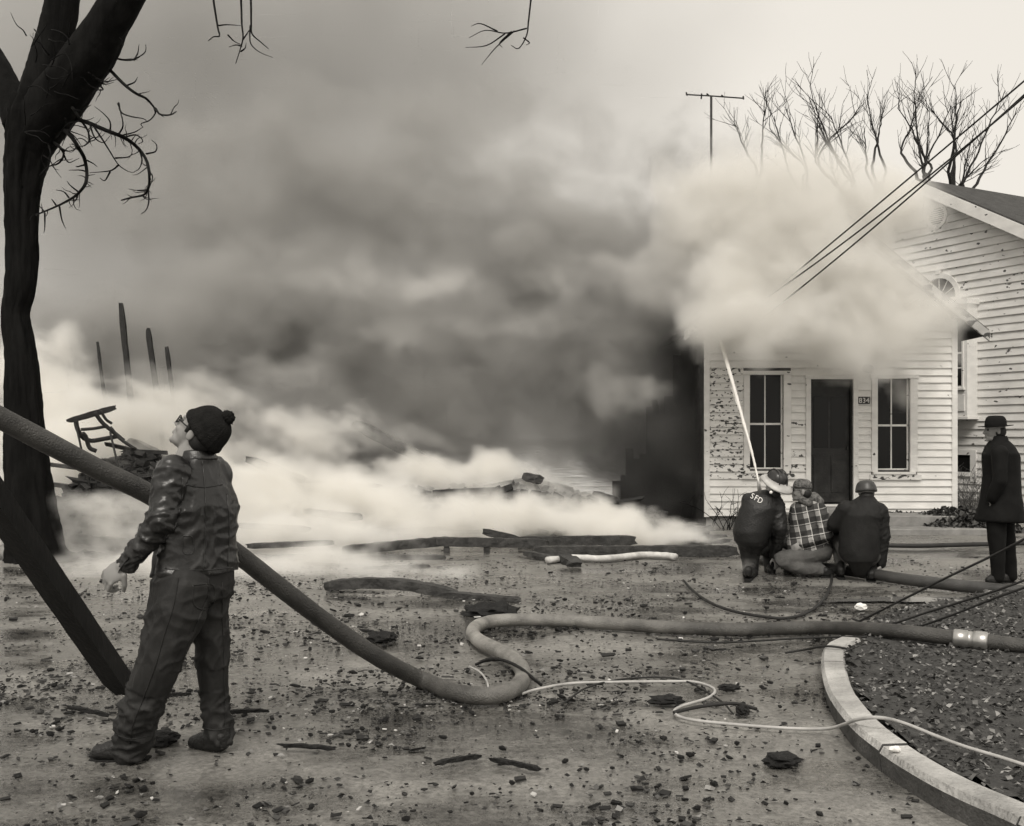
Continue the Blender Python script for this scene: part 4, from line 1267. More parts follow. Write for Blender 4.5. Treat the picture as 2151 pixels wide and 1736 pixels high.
# sticks
for i, (x0_, y0_, x1_, y1_, lb) in enumerate(((918, 1614, 1008, 1598, 'straight charred stick nearest the bottom edge, left of its twin'), (1036, 1606, 1138, 1628, 'charred stick at the bottom with a knobbed end, right of its twin'),
        (588, 1576, 702, 1583, 'long thin burnt stick lying right of the man\'s rear foot'), (140, 1493, 232, 1513, 'burnt stick lying left of the man\'s front leg'), (338, 1471, 398, 1466, 'short burnt stick between the man\'s legs'),
        (1010, 1397, 1060, 1392, 'twig lying on the S bend of the hose'), (480, 1505, 560, 1502, 'thin burnt twig behind the man\'s rear foot'), (760, 1330, 835, 1345, 'burnt twig behind the sagging hose'))):
    a, b = up(G(x0_, y0_), .022), up(G(x1_, y1_), .022)
    o = beam_mesh('burnt_stick', a, b, .022, .02, M_coal, seed=i * 3, nseg=9, rough=.5, bend=-.004)
    tag(o, lb, 'stick')
wire([up(G(x, y, z), z) for x, y, z in ((1000, 1396, .03), (1030, 1385, .1), (1062, 1389, .125), (1095, 1405, .115), (1118, 1424, .07), (1138, 1440, .02))], .010, 'dark bent twig draped over the S bend of the hose', 'twig', 'bent_twig', M_coal)
wire([up(G(x, y, z), z) for x, y, z in ((985, 1400, .02), (1008, 1412, .02), (1022, 1430, .02), (1026, 1446, .02))], .007, 'pale bent straw lying inside the S bend of the hose', 'straw', 'bent_straw', M_pale)
for k, (x, y, sx, sy, lb) in enumerate(((1030, 1290, .45, .2, 'black soggy burnt lump behind the S bend of the hose'), (1130, 1306, .10, .06, 'small black clod behind the straight hose'), (800, 1345, .22, .12, 'black clod beside the sagging hose'), (1532, 1452, .14, .05, 'flat dark clod near the pale cable'), (1400, 1478, .20, .07, 'dark burnt scrap left of the pale cable bend'), (1560, 1500, .07, .07, 'round black clod right of the pale cable'), (1640, 1606, .16, .08, 'dark clump of burnt leaves against the kerb face'), (330, 1560, .2, .1, 'black clod by the man\'s front foot'))):
    c = G(x, y)
    bm = bmesh.new(); bmesh.ops.create_icosphere(bm, subdivisions=3, radius=1)
    for v in bm.verts:
        f = 1 + .45 * mnoise.noise(v.co * 2.2 + Vector((k * 5, 0, 0))) + .2 * mnoise.noise(v.co * 6)
        v.co = Vector((c.x + v.co.x * sx * .5 * f, c.y + v.co.y * sy * .8 * f, max(0, .02 + v.co.z * sy * .42 * f)))
    tag(obj('burnt_clod', bm, M_coal), lb, 'clod')
# paper
M_paper = mat('paper', .75, .7, .08)
for k, (x, y, s_, lb) in enumerate(((1808, 1283, .06, 'crumpled white paper lying by the puddle'), (1652, 1192, .07, 'white scrap beside the kneeling man\'s knee'), (1880, 1590, .03, 'white leaf scrap on the bed just inside the kerb'))):
    z = .1 if k == 2 else 0.0
    c = G(x, y, z)
    bm = bmesh.new(); bmesh.ops.create_icosphere(bm, subdivisions=2, radius=s_)
    for v in bm.verts:
        f = 1 + .5 * mnoise.noise(v.co * 40 + Vector((k * 9, 3, 0)))
        v.co = Vector((c.x + v.co.x * f, c.y + v.co.y * f * .7, z + .035 + v.co.z * f * .5))
    tag(obj('paper_scrap', bm, M_paper), lb, 'paper')
# ------------------------------------------------------------------ people
def fr3(t, ref):
    t = t.normalized(); a = (ref - t * ref.dot(t))
    if a.length < 1e-5: a = frame_from(t)[0]
    a.normalize(); return a, t.cross(a)

def cap(p0, p1, r0, r1=None, n=14, flat=1.0, ref=None):
    """tapered limb with round ends; flat squashes it across ref"""
    p0, p1 = Vector(p0), Vector(p1); r1 = r0 if r1 is None else r1
    t = p1 - p0
    if t.length < 1e-5: t = Vector((0, 0, 1e-3))
    a, b = fr3(t, ref if ref is not None else Vector((.31, .2, .93)))
    t = t.normalized()
    rings = []
    for k in range(1, 4):
        ph = math.pi / 2 * k / 4 if False else math.pi / 2 * (k / 4.0)
        rings.append((p0 - t * r0 * math.cos(ph), r0 * math.sin(ph)))
    for k in range(5): f = k / 4; rings.append((p0.lerp(p1, f), r0 + (r1 - r0) * f))
    for k in range(3, 0, -1):
        ph = math.pi / 2 * (k / 4.0)
        rings.append((p1 + t * r1 * math.cos(ph), r1 * math.sin(ph)))
    V, Fq = [], []
    for c, r in rings:
        for j in range(n):
            th = 2 * math.pi * j / n
            V.append(c + a * math.cos(th) * r + b * math.sin(th) * r * flat)
    m = len(rings)
    for i in range(m - 1):
        for j in range(n): Fq.append((i * n + j, i * n + (j + 1) % n, (i + 1) * n + (j + 1) % n, (i + 1) * n + j))
    Fq += [tuple(range(n - 1, -1, -1)), tuple((m - 1) * n + j for j in range(n))]
    return V, Fq

def chain(pts, rads, **k):
    out = []
    for i in range(len(pts) - 1): out.append(cap(pts[i], pts[i + 1], rads[i], rads[i + 1], **k))
    return out

def ell(c, r, rot=None, nu=16, nv=10):
    V, Fq = [], []
    c = Vector(c)
    for i in range(1, nv):
        ph = math.pi * i / nv
        for j in range(nu):
            th = 2 * math.pi * j / nu
            p = Vector((r[0] * math.sin(ph) * math.cos(th), r[1] * math.sin(ph) * math.sin(th), r[2] * math.cos(ph)))
            V.append(c + (rot @ p if rot is not None else p))
    m = nv - 1
    for i in range(m - 1):
        for j in range(nu): Fq.append((i * nu + j, (i + 1) * nu + j, (i + 1) * nu + (j + 1) % nu, i * nu + (j + 1) % nu))
    Fq += [tuple(range(nu)), tuple((m - 1) * nu + j for j in range(nu - 1, -1, -1))]
    return V, Fq

def loft(secs, n=20):
    """secs: (centre, half axis a, half axis b) from top to bottom"""
    V, Fq = [], []
    for c, a, b in secs:
        for j in range(n):
            th = 2 * math.pi * j / n
            V.append(Vector(c) + Vector(a) * math.cos(th) + Vector(b) * math.sin(th))
    m = len(secs)
    for i in range(m - 1):
        for j in range(n): Fq.append((i * n + j, i * n + (j + 1) % n, (i + 1) * n + (j + 1) % n, (i + 1) * n + j))
    Fq += [tuple(range(n - 1, -1, -1)), tuple((m - 1) * n + j for j in range(n))]
    return V, Fq

def fuse(name, prims, voxel, m, smooth=3, fold=None, parent=None):
    """all the shapes grown together into one skin"""
    bm = bmesh.new()
    for V, Fq in prims:
        vs = [bm.verts.new(v) for v in V]
        for f in Fq:
            try: bm.faces.new([vs[i] for i in f])
            except ValueError: pass
    bmesh.ops.recalc_face_normals(bm, faces=bm.faces[:])
    me = bpy.data.meshes.new('tmp'); bm.to_mesh(me); bm.free()
    t = bpy.data.objects.new('tmp', me); col.objects.link(t)
    md = t.modifiers.new('r', 'REMESH'); md.mode = 'VOXEL'; md.voxel_size = voxel
    dg = bpy.context.evaluated_depsgraph_get()
    me2 = bpy.data.meshes.new_from_object(t.evaluated_get(dg))
    bpy.data.objects.remove(t); bpy.data.meshes.remove(me)
    me2.name = name
    n = len(me2.vertices)
    co = np.empty(n * 3); me2.vertices.foreach_get('co', co); co = co.reshape(-1, 3)
    ed = np.empty(len(me2.edges) * 2, dtype=np.int64); me2.edges.foreach_get('vertices', ed); ed = ed.reshape(-1, 2)
    deg = np.zeros(n); np.add.at(deg, ed[:, 0], 1); np.add.at(deg, ed[:, 1], 1); deg = np.maximum(deg, 1)
    def lap(co, w_):
        s_ = np.zeros_like(co); np.add.at(s_, ed[:, 0], co[ed[:, 1]]); np.add.at(s_, ed[:, 1], co[ed[:, 0]])
        return co + w_ * (s_ / deg[:, None] - co)
    for _ in range(smooth):
        co = lap(co, .6); co = lap(co, -.35)
    for _ in range(max(1, smooth // 2)): co = lap(co, .5)
    me2.vertices.foreach_set('co', co.ravel()); me2.update()
    if fold is not None:
        nr = np.empty(n * 3); me2.vertices.foreach_get('normal', nr); nr = nr.reshape(-1, 3)
        dsp = np.array([fold(Vector(c)) for c in co])
        co = co + nr * dsp[:, None]
        co = lap(co, .15)
        me2.vertices.foreach_set('co', co.ravel()); me2.update()
    for p in me2.polygons: p.use_smooth = True
    me2.materials.clear()
    o = mesh_obj(name, me2, m)
    if parent is not None: child(o, parent)
    return o

def ridge(v, s, off=0.0):
    return 1 - 2 * abs(mnoise.noise(Vector((v.x * s[0] + off, v.y * s[1] + off, v.z * s[2]))))
def folds(amp, s=(5, 5, 9), off=0.0, limbs=()):
    """cloth: a little slack plus narrow sharp creases; limbs = (p0, p1, reach, spacing, amount) adds creases that run round a bent limb"""
    def f(v):
        q_ = v + Vector((mnoise.noise(v * 4), mnoise.noise(v * 4 + Vector((9, 0, 0))), mnoise.noise(v * 4 + Vector((0, 9, 0))))) * .05
        r1_ = max(0, ridge(q_, s, off)) ** 3
        r2_ = max(0, ridge(q_, (s[0] * 2.1, s[1] * 2.1, s[2] * 1.7), off + 3)) ** 3
        m_ = .4 + mnoise.noise(v * 2.5 + Vector((off, 0, 0)))
        d = amp * (.55 * mnoise.noise(v * 3 + Vector((off, 5, 0))) + .75 * r1_ * max(0, m_ + .3) + .55 * r2_ * max(0, m_) - .25)
        for p0, p1, reach, sp, am in limbs:
            t = p1 - p0; L = t.length; t = t / L
            q = v - p0; a = q.dot(t)
            if -.03 < a < L + .03:
                rad = (q - t * a).length
                if rad < reach:
                    e = q - t * a
                    e = e / max(rad, 1e-4)
                    # creases that run part of the way round the limb and die out
                    c1 = mnoise.noise(Vector((a / sp * .55, e.x * .9 + off, e.z * .9 + e.y * .5)))
                    c2 = mnoise.noise(Vector((a / sp * 1.1 + e.x * .8, e.y * 1.6 + 7, e.z * 1.6 + off)))
                    d += am * (1.5 * max(0, 1 - 2.4 * abs(c1)) ** 2 * max(0, .55 + mnoise.noise(v * 5 + Vector((off, 0, 3)))) + .9 * max(0, 1 - 2.4 * abs(c2)) ** 2 - .45)
        return d
    return f

def head_frame(f, u):
    f = Vector(f).normalized(); u = Vector(u); u = (u - f * u.dot(f)).normalized()
    r = f.cross(u)
    return Matrix((r, f, u)).transposed()
def head_prims(c, M3, s=1.0):
    c = Vector(c)
    def L(x, y, z): return c + M3 @ Vector((x * s, y * s, z * s))
    def E(x, y, z, a, b, d_): return ell(L(x, y, z), (a * s, b * s, d_ * s), M3)
    return [E(0, -.012, .035, .077, .098, .088), E(0, .035, -.02, .064, .062, .085), E(0, .048, -.078, .050, .046, .036), E(0, .083, -.098, .022, .018, .018),
            cap(L(0, .09, .022), L(0, .116, -.022), .009 * s, .014 * s), E(0, .101, -.028, .019, .014, .011),
            E(0, .096, -.053, .026, .012, .007), E(0, .095, -.066, .023, .012, .008), E(0, .082, .034, .05, .018, .011),
            E(.034, .072, -.028, .024, .02, .02), E(-.034, .072, -.028, .024, .02, .02),
            E(.078, -.012, -.012, .010, .021, .033), E(-.078, -.012, -.012, .010, .021, .033),
            cap(L(0, -.015, -.05), L(0, -.04, -.15), .056 * s, .062 * s)]
def hand_prims(w, d, pn, curl=.6, side=1, s=1.0, thumb=.5):
    """palm and five fingers from wrist w along d; pn is the palm's facing"""
    d = Vector(d).normalized(); pn = Vector(pn); pn = (pn - d * pn.dot(d)).normalized(); x = d.cross(pn) * side
    w = Vector(w)
    out = [cap(w - d * .03 * s, w + d * .02 * s, .026 * s, .028 * s, flat=.8)]
    rot = Matrix((x, d, pn)).transposed()
    out.append(ell(w + d * .055 * s, (.042 * s, .052 * s, .017 * s), rot))
    for i, (o_, L_) in enumerate(((-.031, .92), (-.0105, 1.05), (.0105, 1.0), (.031, .8))):
        p = w + d * .088 * s + x * o_ * s; dd = d.copy(); a = 0
        for k, l in enumerate((.044, .027, .021)):
            a += curl * (.7, 1.1, .8)[k]
            dd = d * math.cos(a) + pn * math.sin(a)
            q = p + dd * l * L_ * s
            out.append(cap(p, q, (.0098, .0088, .0078)[k] * s, (.0088, .0078, .0068)[k] * s, n=8)); p = q
    p = w + d * .03 * s - x * .034 * s
    dd = (d * .75 - x * .65 + pn * thumb).normalized(); q = p + dd * .042 * s
    out.append(cap(p, q, .0125 * s, .0105 * s, n=8)); dd = (d * .9 - x * .1 + pn * thumb * 1.4).normalized()
    out.append(cap(q, q + dd * .032 * s, .0105 * s, .008 * s, n=8))
    return out

M_skin = mat('skin', .25, .5, .12, 8, spec=.35)
M_eye = mat('eye', .03, .2, .1)
def leather_mat():
    m = mat('black_leather', .009, .37, .5, 7, 5, .16, 45, .6)
    return m
M_leather = leather_mat()
M_trouser = mat('work_trousers', .017, .66, .45, 5, 5, .12, 120, .3)
M_shoe = mat('boot_leather', .014, .45, .4, 9, 4, .4, 60)
M_knit = mat('knit_wool', .014, .95, .3, 20, 3, .6, 150, .1)
M_coat = mat('fire_coat', .009, .5, .4, 6, 5, .3, 60, .4)
M_jacket = mat('canvas_jacket', .013, .7, .4, 6, 5, .3, 90, .25)
M_pale_tr = mat('pale_trousers', .085, .8, .3, 8, 5, .3, 90)
M_hair = mat('dark_hair', .02, .6, .3, 30)

def shoe(name, heel, toe, ankle, parent, s=1.0):
    heel, toe, ankle = Vector(heel), Vector(toe), Vector(ankle)
    d = (toe - heel); L = d.length; d.normalize()
    pr = [cap(heel + d * .04, heel.lerp(toe, .55), .036 * s, .04 * s, flat=1.0), cap(heel.lerp(toe, .55), toe - d * .035, .042 * s, .034 * s),
          cap(heel + d * .045 + Vector((0, 0, .03)), ankle, .042 * s, .045 * s), cap(heel.lerp(toe, .35) + Vector((0, 0, .03)), heel.lerp(toe, .7) + Vector((0, 0, .012)), .042 * s, .036 * s)]
    o = fuse(name, pr, .008, M_shoe, 2)
    zmin = min(heel.z, toe.z) - .034 * s
    for v in o.data.vertices:
        if v.co.z < zmin + .01: v.co.z = zmin + .006
    child(o, parent)
    a, b = frame_from(d)
    sole = []
    for f, w_ in ((0, .03), (.12, .037), (.4, .034), (.7, .046), (.9, .038), (1.0, .016)):
        sole.append((heel + d * (L * f - .012 + .02 * (f > .95)), w_ * s))
    V = []
    for c, w_ in sole:
        for sx in (-1, 1):
            for zz in (zmin - .012, zmin + .008): V.append(Vector((c.x, c.y, zz)) + Vector((a.x, a.y, 0)).normalized() * w_ * sx)
    Fq = []
    for i in range(len(sole) - 1):
        k = i * 4
        Fq += [(k, k + 4, k + 5, k + 1), (k + 2, k + 3, k + 7, k + 6), (k + 1, k + 5, k + 7, k + 3), (k, k + 2, k + 6, k + 4)]
    Fq += [(0, 1, 3, 2), tuple(len(V) - 4 + q for q in (0, 2, 3, 1))]
    so = pyobj('sole', V, Fq, M_black); so.parent = o; so.matrix_parent_inverse = Matrix()
    return o

def glasses(c, M3, parent, s=1.0):
    c = Vector(c)
    def L(x, y, z): return c + M3 @ Vector((x * s, y * s, z * s))
    pts = []
    V, Fq = [], []
    def add(p, r):
        v, f = tube_arrays(p, r, 6); k = len(V); V.extend(v); Fq.extend([tuple(a + k for a in q) for q in f])
    for sx in (-1, 1):
        ring = [L(sx * .034 + .025 * math.cos(t * math.pi / 8), .108 - .012 * abs(math.cos(t * math.pi / 8)) * (1 if sx * math.cos(t * math.pi / 8) > 0 else 0), .006 + .019 * math.sin(t * math.pi / 8)) for t in range(17)]
        add(ring, .0035 * s)
        add([L(sx * .058, .098, .012), L(sx * .079, .05, .012), L(sx * .081, -.01, .008)], .003 * s)
    add([L(-.01, .113, .012), L(.01, .113, .012)], .003 * s)
    return child(pyobj('glasses', V, Fq, M_black, None, True), parent)
def eyes(c, M3, parent, s=1.0):
    for sx in (-1, 1):
        V, Fq = ell(Vector(c) + M3 @ Vector((sx * .032 * s, .083 * s, .010 * s)), (.014 * s, .012 * s, .009 * s), M3, 10, 6)
        child(pyobj('eye', V, Fq, M_eye, None, True), parent)

# ================================================== the man with the leather jacket
def MM(x, y, d): return P(44.8 + .4908 * x, 807 + .4908 * y, d)
man = empty('person', MM(620, 1600, 4.98)); man.location.z = 0
tag(man, 'man in black leather jacket and pompom cap pulling the thick hose, looking up', 'person')
hf, hu_ = Vector((-.80, .17, .57)), Vector((.57, .0, .82))
H3 = head_frame(hf, hu_)
hc = MM(753, 210, 4.98)
ta = Vector((-.62, -.78, 0))           # shoulder line, towards the near (left) shoulder
tb = Vector((-.78, .62, 0))            # where the chest faces
S, Eb, Wr = MM(650, 375, 4.84), MM(592, 590, 4.76), MM(452, 768, 4.80)
S2, E2, W2 = MM(815, 375, 5.14), MM(800, 570, 5.26), MM(700, 585, 5.27)
k5 = .001141
def sec(x0, x1, y, d=4.98, kb=.72, ka=1.22):
    c = MM((x0 + x1) / 2, y, d); w_ = (x1 - x0) / 2 * k5
    return (c, ta * w_ * ka, tb * w_ * kb * 1.02)
jk = [loft([sec(705, 815, 290, kb=.9, ka=1), sec(690, 830, 318, kb=.9, ka=1), sec(640, 845, 345), sec(602, 868, 385), sec(590, 890, 450), sec(598, 905, 520), sec(618, 905, 600), sec(612, 908, 700), sec(600, 914, 760), sec(596, 918, 806), sec(598, 916, 812)], 28)]
jk += chain([S, S.lerp(Eb, .55), Eb], [.078, .072, .065]) + chain([Eb, Eb.lerp(Wr, .5), Wr], [.064, .059, .048])
jk += chain([S2, E2], [.085, .07]) + chain([E2, W2], [.068, .052])
jk += [cap(MM(592, 690, 4.93), MM(574, 822, 4.92), .036, .030, flat=.55, ref=Vector((1, 0, 0))), cap(MM(605, 700, 4.95), MM(600, 800, 4.95), .04, .03)]
jk += [cap(MM(645, 392, 4.9), MM(838, 390, 5.08), .077, .08)]
limbs = [(S, Eb, .12, .045, .009), (Eb, Wr, .1, .040, .010), (MM(750, 560, 4.9), MM(755, 800, 4.9), .3, .08, .009)]
JAC = fuse('jacket', jk, .008, M_leather, 2, folds(.012, (6, 6, 5), 0, limbs), man)
# collar
V, Fq = loft([(MM(752, 282, 4.99), ta * .082, tb * .078), (MM(756, 310, 4.99), ta * .092, tb * .09), (MM(757, 326, 4.99), ta * .10, tb * .095)], 24)
child(fuse('collar', [(V, Fq), cap(MM(800, 300, 5.0), MM(822, 325, 5.02), .02, .012)], .008, M_leather, 1), man)
V, Fq = loft([(Wr + (Wr - Eb).normalized() * .012, Vector((.0, 1, .0)) * .05, Vector((-.75, 0, .6)).cross(Vector((0, 1, 0))) * .05), (Wr - (Wr - Eb).normalized() * .03, Vector((0, 1, 0)) * .055, Vector((-.75, 0, .6)).cross(Vector((0, 1, 0))) * .055)], 20)
child(pyobj('cuff', V, Fq, M_leather, None, True), man)
# trousers
hipN, kneeN, ankN = MM(695, 880, 4.90), MM(594, 1185, 4.84), MM(474, 1540, 4.93)
hipF, kneeF, ankF = MM(800, 880, 5.06), MM(815, 1185, 5.08), MM(838, 1512, 5.10)
tr = [loft([sec(616, 898, 770), sec(610, 900, 810), sec(606, 900, 860), sec(640, 890, 920)], 24)]
tr += chain([MM(690, 860, 4.9), MM(668, 960, 4.88), MM(632, 1070, 4.85), MM(594, 1185, 4.84), MM(532, 1330, 4.87), MM(493, 1450, 4.9), MM(474, 1545, 4.93)], [.140, .132, .114, .098, .096, .095, .090])
tr += chain([MM(795, 880, 5.06), MM(803, 1000, 5.07), MM(814, 1110, 5.08), MM(822, 1270, 5.09), MM(832, 1400, 5.10), MM(838, 1512, 5.10)], [.112, .098, .086, .079, .074, .072])
limbs = [(MM(540, 1320, 4.87), ankN, .2, .05, .016), (MM(825, 1330, 5.1), ankF, .2, .06, .013), (MM(690, 860, 4.9), kneeN, .22, .11, .010), (hipF, kneeF, .2, .10, .009)]
TRO = fuse('trousers', tr, .008, M_trouser, 2, folds(.016, (7, 7, 2.6), 2, limbs), man)
shoe('shoe', MM(540, 1572, 4.97), MM(300, 1574, 4.95), MM(500, 1520, 4.95), man, 1.1)
shoe('shoe', MM(885, 1536, 5.05), MM(722, 1532, 5.18), MM(850, 1490, 5.10), man, 1.08)
# seams, pockets and hems that follow the cloth
from mathutils.bvhtree import BVHTree
def bvh_of(o): return BVHTree.FromPolygons([v.co.copy() for v in o.data.vertices], [tuple(q.vertices) for q in o.data.polygons])
def seam(o, bv, pts, m, name='seam', r=.0035, lift=.001):
    out = []
    flat_ = spline([Vector((x, y, 0)) for x, y in pts], 8)
    for q in flat_:
        tgt = MM(q.x, q.y, 5.0); o0 = Vector((0, 0, CAMZ)); dr = (tgt - o0).normalized()
        hit = bv.ray_cast(o0, dr)
        if hit[0] is not None: out.append(hit[0] - dr * lift)
    if len(out) > 2:
        t_ = tube(name, out, r, m, None, 6); t_.parent = o; t_.matrix_parent_inverse = Matrix()
bj, bt = bvh_of(JAC), bvh_of(TRO)
for pts in ([(690, 400), (690, 470), (672, 560), (650, 640)], [(705, 432), (780, 442), (860, 430)], [(775, 330), (785, 430), (790, 560), (785, 700), (780, 800)], [(615, 790), (700, 796), (800, 796), (905, 785)], [(880, 470), (890, 600), (885, 780)], [(690, 650), (730, 655), (735, 720), (695, 722), (690, 650)]):
    seam(JAC, bj, pts, M_leather)
for pts in ([(672, 830), (650, 950), (610, 1080), (575, 1200), (520, 1350), (480, 1450), (465, 1540)], [(860, 850), (862, 1000), (868, 1200), (872, 1400), (875, 1500)], [(400, 1500), (470, 1520), (550, 1505)], [(775, 1470), (830, 1482), (895, 1470)], [(735, 860), (820, 862), (822, 940), (778, 965), (738, 940), (735, 860)], [(800, 830), (800, 900), (770, 980), (735, 1060)]):
    seam(TRO, bt, pts, M_trouser)
# body under the clothes: one continuous figure
bd_ = head_prims(hc, H3) + [cap(hc + H3 @ Vector((0, -.03, -.08)), MM(752, 330, 4.99), .058, .07)]
bd_ += [loft([sec(700, 800, 320), sec(650, 850, 400), sec(640, 860, 520), sec(660, 860, 640), sec(650, 870, 760), sec(650, 870, 860)], 16)]
bd_ += chain([S, Eb], [.05, .045]) + chain([Eb, Wr], [.042, .03]) + chain([S2, E2], [.05, .045]) + chain([E2, W2], [.042, .03])
bd_ += chain([hipN, kneeN, ankN], [.08, .06, .045]) + chain([hipF, kneeF, ankF], [.075, .055, .042])
bd_ += hand_prims(Wr, MM(372, 828, 4.80) - Wr, Vector((.25, .9, -.35)), .95, -1, 1.25, .7) + hand_prims(W2, W2 - E2, Vector((.3, .7, -.5)), .9, 1, 1.05)
fuse('body', bd_, .0055, M_skin, 2, None, man)
eyes(hc, H3, man); glasses(hc, H3, man)
V, Fq = ell(hc + H3 @ Vector((0, -.045, -.012)), (.081, .066, .07), H3); child(pyobj('hair', V, Fq, M_hair, None, True), man)
for sx in (-1, 1):
    child(tube('sideburn', [hc + H3 @ Vector((sx * .073, .022, .05)), hc + H3 @ Vector((sx * .074, .016, -.015))], .011, M_hair, None, 8), man)
# knitted cap with pompom
def dome(c, M3, ax, r1, rl, hgt, base_off, m, name, parent, rib=0.0, nrib=26, n=78, rows=16, rollr=0.0, squash=.62):
    """a cap: rings rising along ax from a rim whose long axis is r1 (both in the head's frame)"""
    ax = (M3 @ Vector(ax)).normalized(); lat = M3 @ Vector((1, 0, 0)); lon = lat.cross(ax).normalized()
    o0 = Vector(c) + M3 @ Vector(base_off)
    V, Fq = [], []
    for i in range(rows):
        ph = math.pi / 2 * i / (rows - .6)
        rr_ = math.cos(ph) ** squash; hh = math.sin(ph) * hgt
        bul = 1 + rollr * math.exp(-((i - 1.3) / 1.2) ** 2)
        for j in range(n):
            th = 2 * math.pi * j / n
            e = 1 + rib * math.sin(th * nrib) + .012 * mnoise.noise(Vector((math.cos(th) * 3, math.sin(th) * 3, i * .3)))
            V.append(o0 + ax * hh + (lat * math.cos(th) * rl + lon * math.sin(th) * r1) * rr_ * e * bul)
    for i in range(rows - 1):
        for j in range(n): Fq.append((i * n + j, i * n + (j + 1) % n, (i + 1) * n + (j + 1) % n, (i + 1) * n + j))
    Fq.append(tuple((rows - 1) * n + j for j in range(n)))
    Fq.append(tuple(range(n - 1, -1, -1)))
    return child(pyobj(name, V, Fq, m, None, True), parent), o0 + ax * hgt
hat, top = dome(hc, H3, (0, -.36, .93), .118, .100, .142, (0, -.018, .012), M_knit, 'knit_cap', man, .022, 26, rollr=.07)
bm = bmesh.new(); bmesh.ops.create_icosphere(bm, subdivisions=4, radius=.034)
for v in bm.verts: v.co = top + H3 @ Vector((0, -.012, .004)) + v.co * (1 + .35 * mnoise.noise(v.co * 160))
o = obj('pompom', bm, M_knit, smooth=True); o.parent = hat; o.matrix_parent_inverse = Matrix()

# ================================================== the kneeling crew
def K(x, y, d): return P(1524.2 + .2914 * x, 941.4 + .2914 * y, d)
def ksec(x0, x1, y, d, depth, lean=0.0):
    w_ = (x1 - x0) / 2 * .2914 * d / FPX
    return (K((x0 + x1) / 2, y, d), Vector((w_, 0, 0)), Vector((0, depth, lean)))

# --- firefighter with SFD on his coat
D1 = 11.5
ff = empty('person', K(220, 915, 11.5)); ff.location.z = 0
tag(ff, 'kneeling firefighter in white-brimmed helmet with SFD on the back of his coat', 'person')
sL, eL, wL = K(165, 375, 11.55), K(175, 540, 11.9), K(245, 440, 12.0)
sR, eR, wR = K(362, 400, 11.5), K(395, 580, 11.42), K(352, 770, 11.6)
ct = [loft([ksec(280, 380, 300, 11.55, .07), ksec(190, 392, 318, 11.55, .10), ksec(138, 398, 352, 11.52, .13), ksec(106, 398, 430, 11.5, .17), ksec(70, 370, 520, 11.5, .18), ksec(50, 330, 600, 11.5, .19), ksec(64, 300, 670, 11.5, .18), ksec(90, 285, 710, 11.5, .15)], 26)]
ct += chain([sR, sR.lerp(eR, .5), eR], [.092, .088, .08]) + chain([eR, eR.lerp(wR, .5), wR], [.079, .072, .06]) + chain([sL, eL, wL], [.085, .075, .055])
ct += chain([K(180, 660, 11.5), K(175, 800, 11.62)], [.16, .10]) + chain([K(240, 670, 11.6), K(320, 725, 11.9)], [.14, .1])
coat = fuse('coat', ct, .013, M_coat, 2, folds(.011, (4, 4, 5), 5, [(sR, eR, .12, .05, .008), (eR, wR, .12, .045, .009)]), ff)
tr = chain([K(175, 700, 11.52), K(180, 895, 11.62), K(165, 905, 11.25)], [.12, .085, .07]) + chain([K(250, 700, 11.6), K(320, 735, 11.95), K(322, 880, 11.85)], [.12, .09, .07])
fuse('trousers', tr, .013, M_trouser, 2, folds(.008, (5, 5, 5), 1), ff)
shoe('boot', K(160, 905, 11.05), K(168, 908, 11.32), K(165, 880, 11.2), ff, 1.1); shoe('boot', K(335, 905, 11.7), K(318, 900, 11.96), K(324, 860, 11.82), ff, 1.1)
h1c = K(352, 262, 11.5); H1 = head_frame((-.28, .85, .42), (.28, -.36, .88))
b1 = head_prims(h1c, H1) + [cap(h1c + H1 @ Vector((0, -.03, -.08)), K(310, 350, 11.52), .058, .075), loft([ksec(240, 370, 340, 11.52, .07), ksec(140, 360, 430, 11.5, .11), ksec(100, 300, 580, 11.5, .12), ksec(110, 280, 680, 11.5, .11)], 14)]
b1 += chain([sR, eR, wR], [.05, .045, .032]) + chain([sL, eL, wL], [.05, .045, .032]) + chain([K(175, 690, 11.52), K(180, 890, 11.62), K(165, 905, 11.2)], [.08, .06, .045]) + chain([K(250, 690, 11.6), K(320, 735, 11.95), K(322, 890, 11.85)], [.08, .06, .045])
b1 += hand_prims(wR, K(372, 830, 11.6) - wR, (-.3, .8, 0), .5, 1, 1.1) + hand_prims(wL, Vector((-.1, .2, .8)), (.6, .5, 0), 1.0, -1, 1.1)
fuse('body', b1, .008, M_skin, 2, None, ff)
M_helm = mat('helmet_black', .022, .35, .3, 9, spec=.5)
M_brim = mat('helmet_brim', .42, .5, .25, 6)
hel, htop = dome(h1c, H1, (0, -.05, 1), .132, .112, .125, (0, -.012, .045), M_helm, 'helmet', ff, .018, 8, 64, 14, squash=.55)
V, Fq = [], []
n = 48
for (ro, zz) in ((0.0, .012), (.0, .036), (.055, .016), (.056, .0), (.02, -.006)):
    for j in range(n):
        th = 2 * math.pi * j / n
        ext = ro * (1 + (.75 if math.sin(th) < 0 else .1) * abs(math.sin(th)))
        V.append(h1c + H1 @ Vector(((.112 + ext) * math.cos(th), -.012 + (.132 + ext) * math.sin(th), .035 + zz - ext * .35)))
for i in range(5):
    i2 = (i + 1) % 5
    for j in range(n): Fq.append((i * n + j, i * n + (j + 1) % n, i2 * n + (j + 1) % n, i2 * n + j))
o = pyobj('brim', V, Fq, M_brim, None, True); o.parent = hel; o.matrix_parent_inverse = Matrix()
